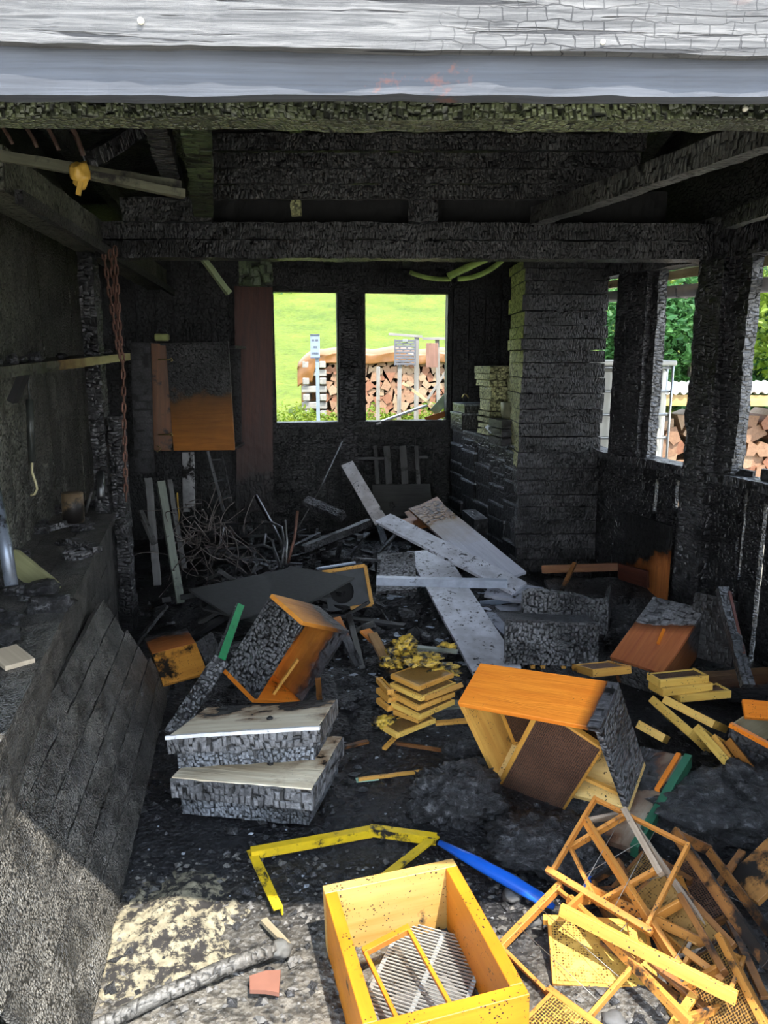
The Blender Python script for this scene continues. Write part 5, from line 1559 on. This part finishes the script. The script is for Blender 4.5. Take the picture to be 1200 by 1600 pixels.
# ================================================================ charred box fronts right of centre
def charred_fronts():
    w = thing('hive_box', 'broad charred hive box front behind the big orange box', 'hive box', G(865, 1042, .12))
    a, b = D(790, 972, 3.75), D(936, 978, 3.75)
    slab('front_board', a, b, D(790, 1003, 3.73), .03, CHAR_BLOCK, w, .004)
    slab('front_board', D(789, 1004, 3.72), D(936, 1008, 3.72), D(789, 1038, 3.70), .03, CHAR_BLOCK, w, .004, seed=1)
    slab('lid_board', a + V((0, .005, .01)), b + V((0, .005, .01)), a + V((.02, .3, -.04)), .02, CH_FINE, w, .003, away=(0, 0, -1))
    for i in range(7):
        p = D(816 + i * 16, 1040, 3.74)
        obj('lug', box(.022, .03, .02), HONEY if i % 3 else CH_FINE, Matrix.Translation(p), w)
    w2 = thing('hive_box', 'curved-topped charred box standing behind the broad charred front', 'hive box', D(880, 990, 4.0))
    poly = [(815, 968), (818, 928), (835, 922), (900, 930), (930, 940), (951, 938), (950, 992), (938, 992)]
    c = D(880, 960, 4.0)
    pts = [D(x, y, 4.0) for x, y in poly]
    vs = [(p.x - c.x, 0, p.z - c.z) for p in pts]
    me = prism_mesh([(v[0], v[2]) for v in vs], .05)
    obj('front_board', me, CHAR_BLOCK, basis(c + V((0, .05, 0)), V((1, 0, 0)), V((0, 0, 1)), V((0, -1, 0))), w2)
    slab('side_board', D(950, 938, 4.0), D(950, 992, 4.0), D(955, 938, 4.25), .02, CH_FINE, w2)
charred_fronts()
# low open box by the right wall
def low_box():
    w = thing('hive_box', 'low scorched open box on the floor below the right window gap', 'hive box', G(940, 930, .1))
    slab('back_board', D(846, 884, 5.0), D(965, 880, 4.85), D(846, 896, 5.0), .02, burnt('scorched_rim', (.40, .18, .07), (.26, .11, .05), (1, 0, 0), .3, .1, .25), w)
    slab('back_board', D(965, 880, 4.85), D(1010, 893, 4.6), D(966, 905, 4.85), .02, RED_WOOD, w)
    slab('floor_sheet', G(850, 905, .2), G(1015, 900, .2), G(880, 945, .12), .02, CH_FINE, w, .006, away=(0, 0, -1))
    slab('front_board', G(855, 925, .2), G(1020, 935, .18), G(860, 945, .14), .02, CH_FINE, w, .004)
low_box()
tag(bar('charred_stick', D(898, 880, 4.7), D(878, 922, 4.5), .025, .02, FRAME_D), 'burnt stick leaning on the low scorched box', 'stick')
tag(bar('charred_bar', D(1128, 920, 3.45), D(1168, 1072, 3.1), .05, .04, CH_FINE, jit=.004), 'black bar with a reddish edge leaning at the right', 'bar')
tag(bar('charred_bar', D(1139, 925, 3.42), D(1170, 1060, 3.12), .014, .02, RED_WOOD), 'thin reddish strip on the leaning black bar at the right', 'strip')
tag(slab('plank_floor_piece', G(1095, 1050, .1), G(1230, 1040, .1), G(1110, 1095, .06), .02, burnt('brown_boards', (.28, .17, .08), (.16, .09, .05), (0, 1, 0), .05, .05, .12), None, .003), 'brown scorched boards on the floor at the right edge', 'board')
tag(slab('charred_sheet', D(1085, 925, 3.7), D(1150, 940, 3.5), D(1100, 1030, 3.6), .02, CH_SOFT, None, .006), 'black sheet leaning behind the reddish box', 'sheet')

# ================================================================ burnt lumps
def crust_mat():
    nt = NT('burnt_crust')
    vec = nt.coords()
    a = nt.noise(vec, 30, 5, .75); b = nt.noise(vec, 6, 2)
    col = nt.ramp(a, [(.36, (.006, .006, .007)), (.54, (.035, .035, .037)), (.68, (.20, .20, .21))])
    nt.bump(a, 1.0, .03)
    return nt.fin(col, nt.ramp(b, [(.4, .3), (.6, .6)]), .5)
LUMP = crust_mat()
for i, (px, py, z, rx, ry, rz, sq, lab) in enumerate((
        (715, 1252, .03, .18, .14, .11, .5, 'big black burnt lump left of the orange hive box'), (845, 1325, .02, .19, .15, .085, .4, 'big grey-black burnt lump below the orange hive box'),
        (1110, 1275, .02, .26, .18, .09, .5, 'broad burnt lump behind the frame heap at the right'), (1195, 1245, .03, .18, .16, .10, .4, 'burnt lump at the right edge behind the frame heap'),
        (718, 1172, .05, .075, .05, .035, .6, 'charred block at the foot of the orange hive box'), (1000, 985, .1, .22, .18, .14, .4, 'black burnt lump between charred front and reddish box'),
        (1000, 1225, .03, .12, .1, .06, .3, 'burnt lump beside the green-edged board'), (905, 1370, .02, .10, .08, .05, .3, 'burnt lump under the upright bare frame'))):
    p = G(px, py, z)
    o = obj('burnt_lump', lump_mesh(rx, ry, rz, .35, 5, 80 + i, sq, .16), LUMP, Matrix.Translation(p))
    tag(o, lab, 'burnt lump')

# ================================================================ foreground floor
YM = plain('yellow_metal', (.62, .42, .012), .45, .0, .2, .34, 26, .3)
yf = thing('yellow_angle_iron', 'bent frame of yellow painted angle iron lying on the dark floor', 'frame', G(540, 1330, .0))
def angle(a, b, z=.035, w_=.028):
    A, B = G(a[0], a[1], z), G(b[0], b[1], z)
    bar('angle_bar', A, B, w_, .006, YM, yf, jit=.001)
    d = (B - A).normalized(); s = d.cross(V((0, 0, 1)))
    bar('flange', A + s * w_ / 2 - V((0, 0, .012)), B + s * w_ / 2 - V((0, 0, .012)), .005, .028, YM, yf, jit=.0005)
angle((434, 1420), (392, 1328)); angle((392, 1328), (580, 1294), .05); angle((578, 1292), (682, 1306), .055); angle((682, 1306), (598, 1372), .05)
bt_pts = [G(686, 1316, .06), G(740, 1345, .065), G(800, 1378, .06), G(845, 1405, .05), G(866, 1418, .045)]
tag(tube('blue_tube', bt_pts, [.010, .020, .022, .020, .008], plain('blue_plastic', (.01, .12, .62), .35, 0, .1, .12), None, 10, .55), 'flattened bright blue plastic tube between yellow frame and frame heap', 'tube')
tag(tube('blue_strip', [G(905, 1395, .03), G(925, 1372, .05), G(955, 1360, .05)], [.006, .010, .006], plain('blue_plastic', (0, 0, 0)), None, 6, .4), 'small blue plastic strip showing inside the frame heap', 'strip')
fl = thing('floor_lath', 'long charred round lath lying on the ground at the lower left', 'lath', G(300, 1550, .0))
tube('pole', [G(145, 1608, .03), G(250, 1556, .03), G(350, 1512, .035), G(430, 1482, .04)], [.018, .020, .021, .020], char('char_lath_pale', (.06, .057, .05), (.17, .16, .145), (60, 50, 50), .8, .004, .6), fl, 10)
obj('cloth_knot', lump_mesh(.035, .028, .022, .35, 3, 5), plain('grey_cloth', (.08, .078, .072), .8, 0, .3), Matrix.Translation(G(436, 1482, .035)), fl)
tag(bar('splinter', G(412, 1438, .02), G(450, 1478, .03), .02, .012, wood('dry_splinter', (.30, .26, .18), (.2, .16, .1), soot=.3), jit=.002), 'dark-tipped splinter lying above the round lath', 'splinter')
sh = prism_mesh([(-.04, -.025), (.0, -.032), (.035, -.045), (.04, .03), (.0, .034), (-.042, .022)], .012)
tag(obj('roof_tile_shard', sh, plain('terracotta', (.17, .07, .045), .8, 0, .12, .05), Matrix.Translation(G(415, 1538, .02)) @ RZ(8)), 'reddish terracotta tile shard on the sunlit ground', 'tile shard')
# pale sandy ash spilled on the ground
def ash_patch():
    vs, fs = [], []
    c = G(268, 1450, 0); nx = 60
    pol = []
    for j in range(nx + 1):
        for i in range(nx + 1):
            u, v = i / nx * 2 - 1, j / nx * 2 - 1
            x = c.x + u * .22; y = c.y + v * .28
            rr = math.sqrt(u * u + v * v) + .35 * noise.noise(V((x * 9, y * 9, 2)))
            h = .030 * max(-1.4, 1 - rr * 1.45) + .012 * noise.noise(V((x * 40, y * 40, 0)))
            vs.append((x, y, h + .008))
    for j in range(nx):
        for i in range(nx):
            a = j * (nx + 1) + i; fs.append((a, a + 1, a + nx + 2, a + nx + 1))
    o = from_py('ash_spill', vs, fs, plain('cream_ash', (.21, .185, .125), .9, 0, .4, .55, 40, .8), None, None, True)
    tag(o, 'pale cream heap of ash spilled at the foot of the leaning panel', 'ash', None, 'stuff')
ash_patch()
def rubble(name, n, seed, region, smin, smax, mat, label, cat, flat=1.0):
    r = random.Random(seed)
    vs, fs = [], []
    oct_ = [(1, 0, 0), (-1, 0, 0), (0, 1, 0), (0, -1, 0), (0, 0, 1), (0, 0, -1)]
    ff = [(0, 2, 4), (2, 1, 4), (1, 3, 4), (3, 0, 4), (2, 0, 5), (1, 2, 5), (3, 1, 5), (0, 3, 5)]
    for i in range(n):
        x, y = region(r)
        s = smin + (smax - smin) * r.random() ** 3
        a = r.uniform(0, 6.28); ca, sa = math.cos(a), math.sin(a)
        e = r.uniform(.5, 1.6)
        k = len(vs)
        z0 = floor_z(x, y) + s * .3 * flat
        for p in oct_:
            px_, py_, pz_ = p[0] * s * e * r.uniform(.7, 1.2), p[1] * s * r.uniform(.7, 1.2), p[2] * s * .6 * flat * r.uniform(.7, 1.2)
            vs.append((x + px_ * ca - py_ * sa, y + px_ * sa + py_ * ca, z0 + pz_ + px_ * r.uniform(-.2, .2)))
        fs += [(q[0] + k, q[1] + k, q[2] + k) for q in ff]
    o = from_py(name, vs, fs, mat)
    return tag(o, label, cat, None, 'stuff')
rubble('charcoal_rubble', 7000, 1, lambda r: (r.uniform(-1.3, 1.9), r.uniform(1.0, 6.6)), .004, .024, LUMP, 'loose black charcoal crumbs strewn over the floor', 'rubble')
rubble('charcoal_rubble', 2600, 2, lambda r: (r.uniform(-.8, 1.0), r.uniform(1.0, 2.3)), .003, .016, plain('grey_crumbs', (.10, .095, .088), .8, 0, .6), 'grey ash crumbs strewn over the sunlit front floor', 'rubble')
rubble('ash_flakes', 1100, 3, lambda r: (r.gauss(-.2, .8), r.uniform(2.0, 6.0)), .003, .011, plain('pale_flakes', (.40, .43, .48), .6, 0, .4), 'small pale ash flakes on the dark floor', 'ash', .3)
rubble('pale_debris', 320, 6, lambda r: (r.gauss(.05, .4), r.uniform(3.7, 5.4)), .008, .035, plain('bluish_debris', (.42, .47, .56), .4, 0, .5, .3), 'small bluish-white fragments among the rubble in the centre', 'debris', .35)
rubble('charcoal_rubble', 900, 7, lambda r: (r.gauss(-.1, .7), r.uniform(3.3, 6.2)), .015, .06, LUMP, 'larger charcoal chunks heaped over the rear floor', 'rubble')
# grey-black stones of burnt material at the bottom edge
for i, (px, py, r_, lab) in enumerate(((1005, 1585, .035, 'grey ash-coated stone at the bottom edge under the heap'), (960, 1600, .04, 'broad grey stone cut by the bottom edge'), (1020, 1560, .025, 'small pale stone beside the heap bottom'), (800, 1400, .03, 'grey pebble between blue tube and heap'), (830, 1440, .03, 'dark pebble right of the yellow hive box'))):
    o = obj('ash_stone', lump_mesh(r_, r_ * .8, r_ * .6, .4, 3, 20 + i, .3), plain('ash_stone', (.08, .08, .08), .7, 0, .5, .2), Matrix.Translation(G(px, py, .02)))
    tag(o, lab, 'stone')

# charred sticks and chunks over the rear rubble
r = random.Random(31)
for i in range(110):
    x = r.gauss(-.25, .75); y = r.uniform(4.0, 6.4)
    if x < -1.45 or x > .75 or (x > .0 and y < 5.7): continue
    L = r.uniform(.12, .5); a = r.uniform(0, 6.28); z = floor_z(x, y) + r.uniform(.03, .16)
    dx, dy, dz = math.cos(a) * L / 2, math.sin(a) * L / 2, r.uniform(-.08, .12)
    o = bar('charred_stick', (x - dx, y - dy, max(.03, z - dz)), (x + dx, y + dy, max(.03, z + dz)), r.uniform(.015, .06), r.uniform(.012, .03), r.choice((CH_FINE, CH_FINE, LATH_D, CH_BIG, BLACK)), jit=.003, n=(8, 2, 1), seed=i % 6)
    tag(o, 'charred stick in the black rubble on the rear floor', 'stick', 'charred sticks in the rear rubble')
for i in range(60):
    x = r.gauss(-.2, .8); y = r.uniform(3.6, 6.4)
    if x < -1.5 or x > .75: continue
    s = r.uniform(.03, .09)
    o = obj('charred_chunk', lump_mesh(s * r.uniform(.8, 1.5), s, s * .6, .45, 3, 100 + i, .4, .1), r.choice((LUMP, CH_FINE)), Matrix.Translation((x, y, floor_z(x, y) + s * .3)))
    tag(o, 'charred chunk lying in the black rubble on the rear floor', 'debris', 'charred chunks in the rear rubble')
# things on the workbench
WBZ = .745
tag(tube('sooty_pipe', [D(-10, 760, 2.6), D(8, 850, 2.5), D(18, 915, 2.45)], .022, plain('bluish_pipe', (.18, .21, .26), .35, .5, .4, .3), None, 10), 'sooty bluish pipe leaning at the left edge on the workbench', 'pipe')
tag(slab('pale_wedge', G(22, 858, WBZ + .12), G(88, 912, WBZ + .02), G(30, 905, WBZ + .01), .03, wood('olive_board', (.38, .38, .20), (.28, .28, .14), soot=.2)), 'olive-coloured board wedge lying on the workbench', 'board')
tag(slab('pale_board', G(-20, 1018, WBZ + .02), G(26, 1006, WBZ + .02), G(-15, 1048, WBZ + .01), .015, wood('pale_scrap', (.55, .46, .34), (.42, .34, .24), soot=.1)), 'pale wood scrap at the left edge of the workbench', 'board')
tin = tube('burnt_tin', [D(115, 815, 3.95), D(113, 770, 3.95)], .055, wood('rusty_tin', (.22, .15, .08), (.12, .09, .06), soot=.4), None, 14); tag(tin, 'rusty burnt tin standing on the workbench', 'tin')
tag(tube('grey_tube', [D(158, 778, 4.2), D(157, 738, 4.3)], .022, STEEL, None, 8), 'short grey tube standing behind the tin by the chain', 'tube')
tag(tube('thin_rod', [D(134, 800, 4.1), D(144, 764, 4.1)], .010, LATH_D, None, 6), 'thin dark rod standing right of the burnt tin', 'rod')
rr = random.Random(77)
for i in range(26):
    t = rr.uniform(.25, .97); p = V((-.86, 1.45, 0)).lerp(V((-1.68, 4.85, 0)), t) + BN * rr.uniform(.05, .38)
    s = rr.uniform(.02, .06)
    o = obj('charred_crumb', lump_mesh(s * 1.3, s, s * .6, .45, 3, 200 + i, .4, .1), rr.choice((LUMP, CH_FINE, CHAR_SIDE)), Matrix.Translation((p.x, p.y, WBZ + s * .25)))
    tag(o, 'lump of burnt stuff on the charred workbench', 'debris', 'burnt lumps on the workbench')
tag(bar('charred_stick', G(72, 826, WBZ + .05), G(122, 812, WBZ + .05), .04, .03, CHAR_SIDE, jit=.004), 'silvery charred stick lying before the burnt tin', 'stick')
tag(bar('charred_stick', G(110, 845, WBZ + .04), G(152, 858, WBZ + .03), .05, .03, CHAR_SIDE, jit=.004), 'silvery charred stick at the workbench edge by the post', 'stick')
# scraps hanging from the tie beam
SCRAP = plain('greenish_scrap', (.24, .34, .08), .7, 0, .5, .2)  # yellow-green tone with dark patches
for i, (pts, w_, lab) in enumerate((((( 640, 425, 4.6), (670, 438, 4.6), (705, 436, 4.6)), .02, 'thin curled greenish scrap hanging under the tie beam'), (((700, 432, 4.6), (735, 415, 4.6), (760, 404, 4.6)), .03, 'pale folded scrap under the tie beam right of the window'),
        (((715, 436, 4.6), (755, 435, 4.6), (785, 406, 4.6)), .022, 'curved greenish scrap hanging down to the right of the folded one'))):
    tag(tube('hanging_scrap', arc(*[D(*p) for p in pts], 10), w_, SCRAP, None, 6, .35), lab, 'scrap')
tag(slab('hanging_rag', D(372, 398, 4.7), D(424, 398, 4.7), D(378, 446, 4.7), .02, char('char_green_lit', (0, 0, 0)), None, .012), 'greenish burnt rag hanging from the tie beam left of the window', 'rag')  # green light on the rag put into its colour
tag(bar('hanging_stick', D(311, 396, 4.6), D(358, 458, 4.7), .035, .03, wood('greenish_stick', (.28, .34, .18), (.18, .22, .11), soot=.2), jit=.004), 'greenish stick hanging diagonally from the tie beam', 'stick')  # dull green tone with dark patches
o = obj('small_lamp', box(.10, .06, .05, bev=.01), plain('lamp_olive', (.38, .42, .16), .5), Matrix.Translation(D(253, 527, 5.7))); tag(o, 'small olive box on top of the scorched cupboard', 'box')
tube('handle', arc(D(243, 522, 5.7), D(252, 500, 5.7), D(262, 522, 5.7), 8), .005, STEEL, o, 5)
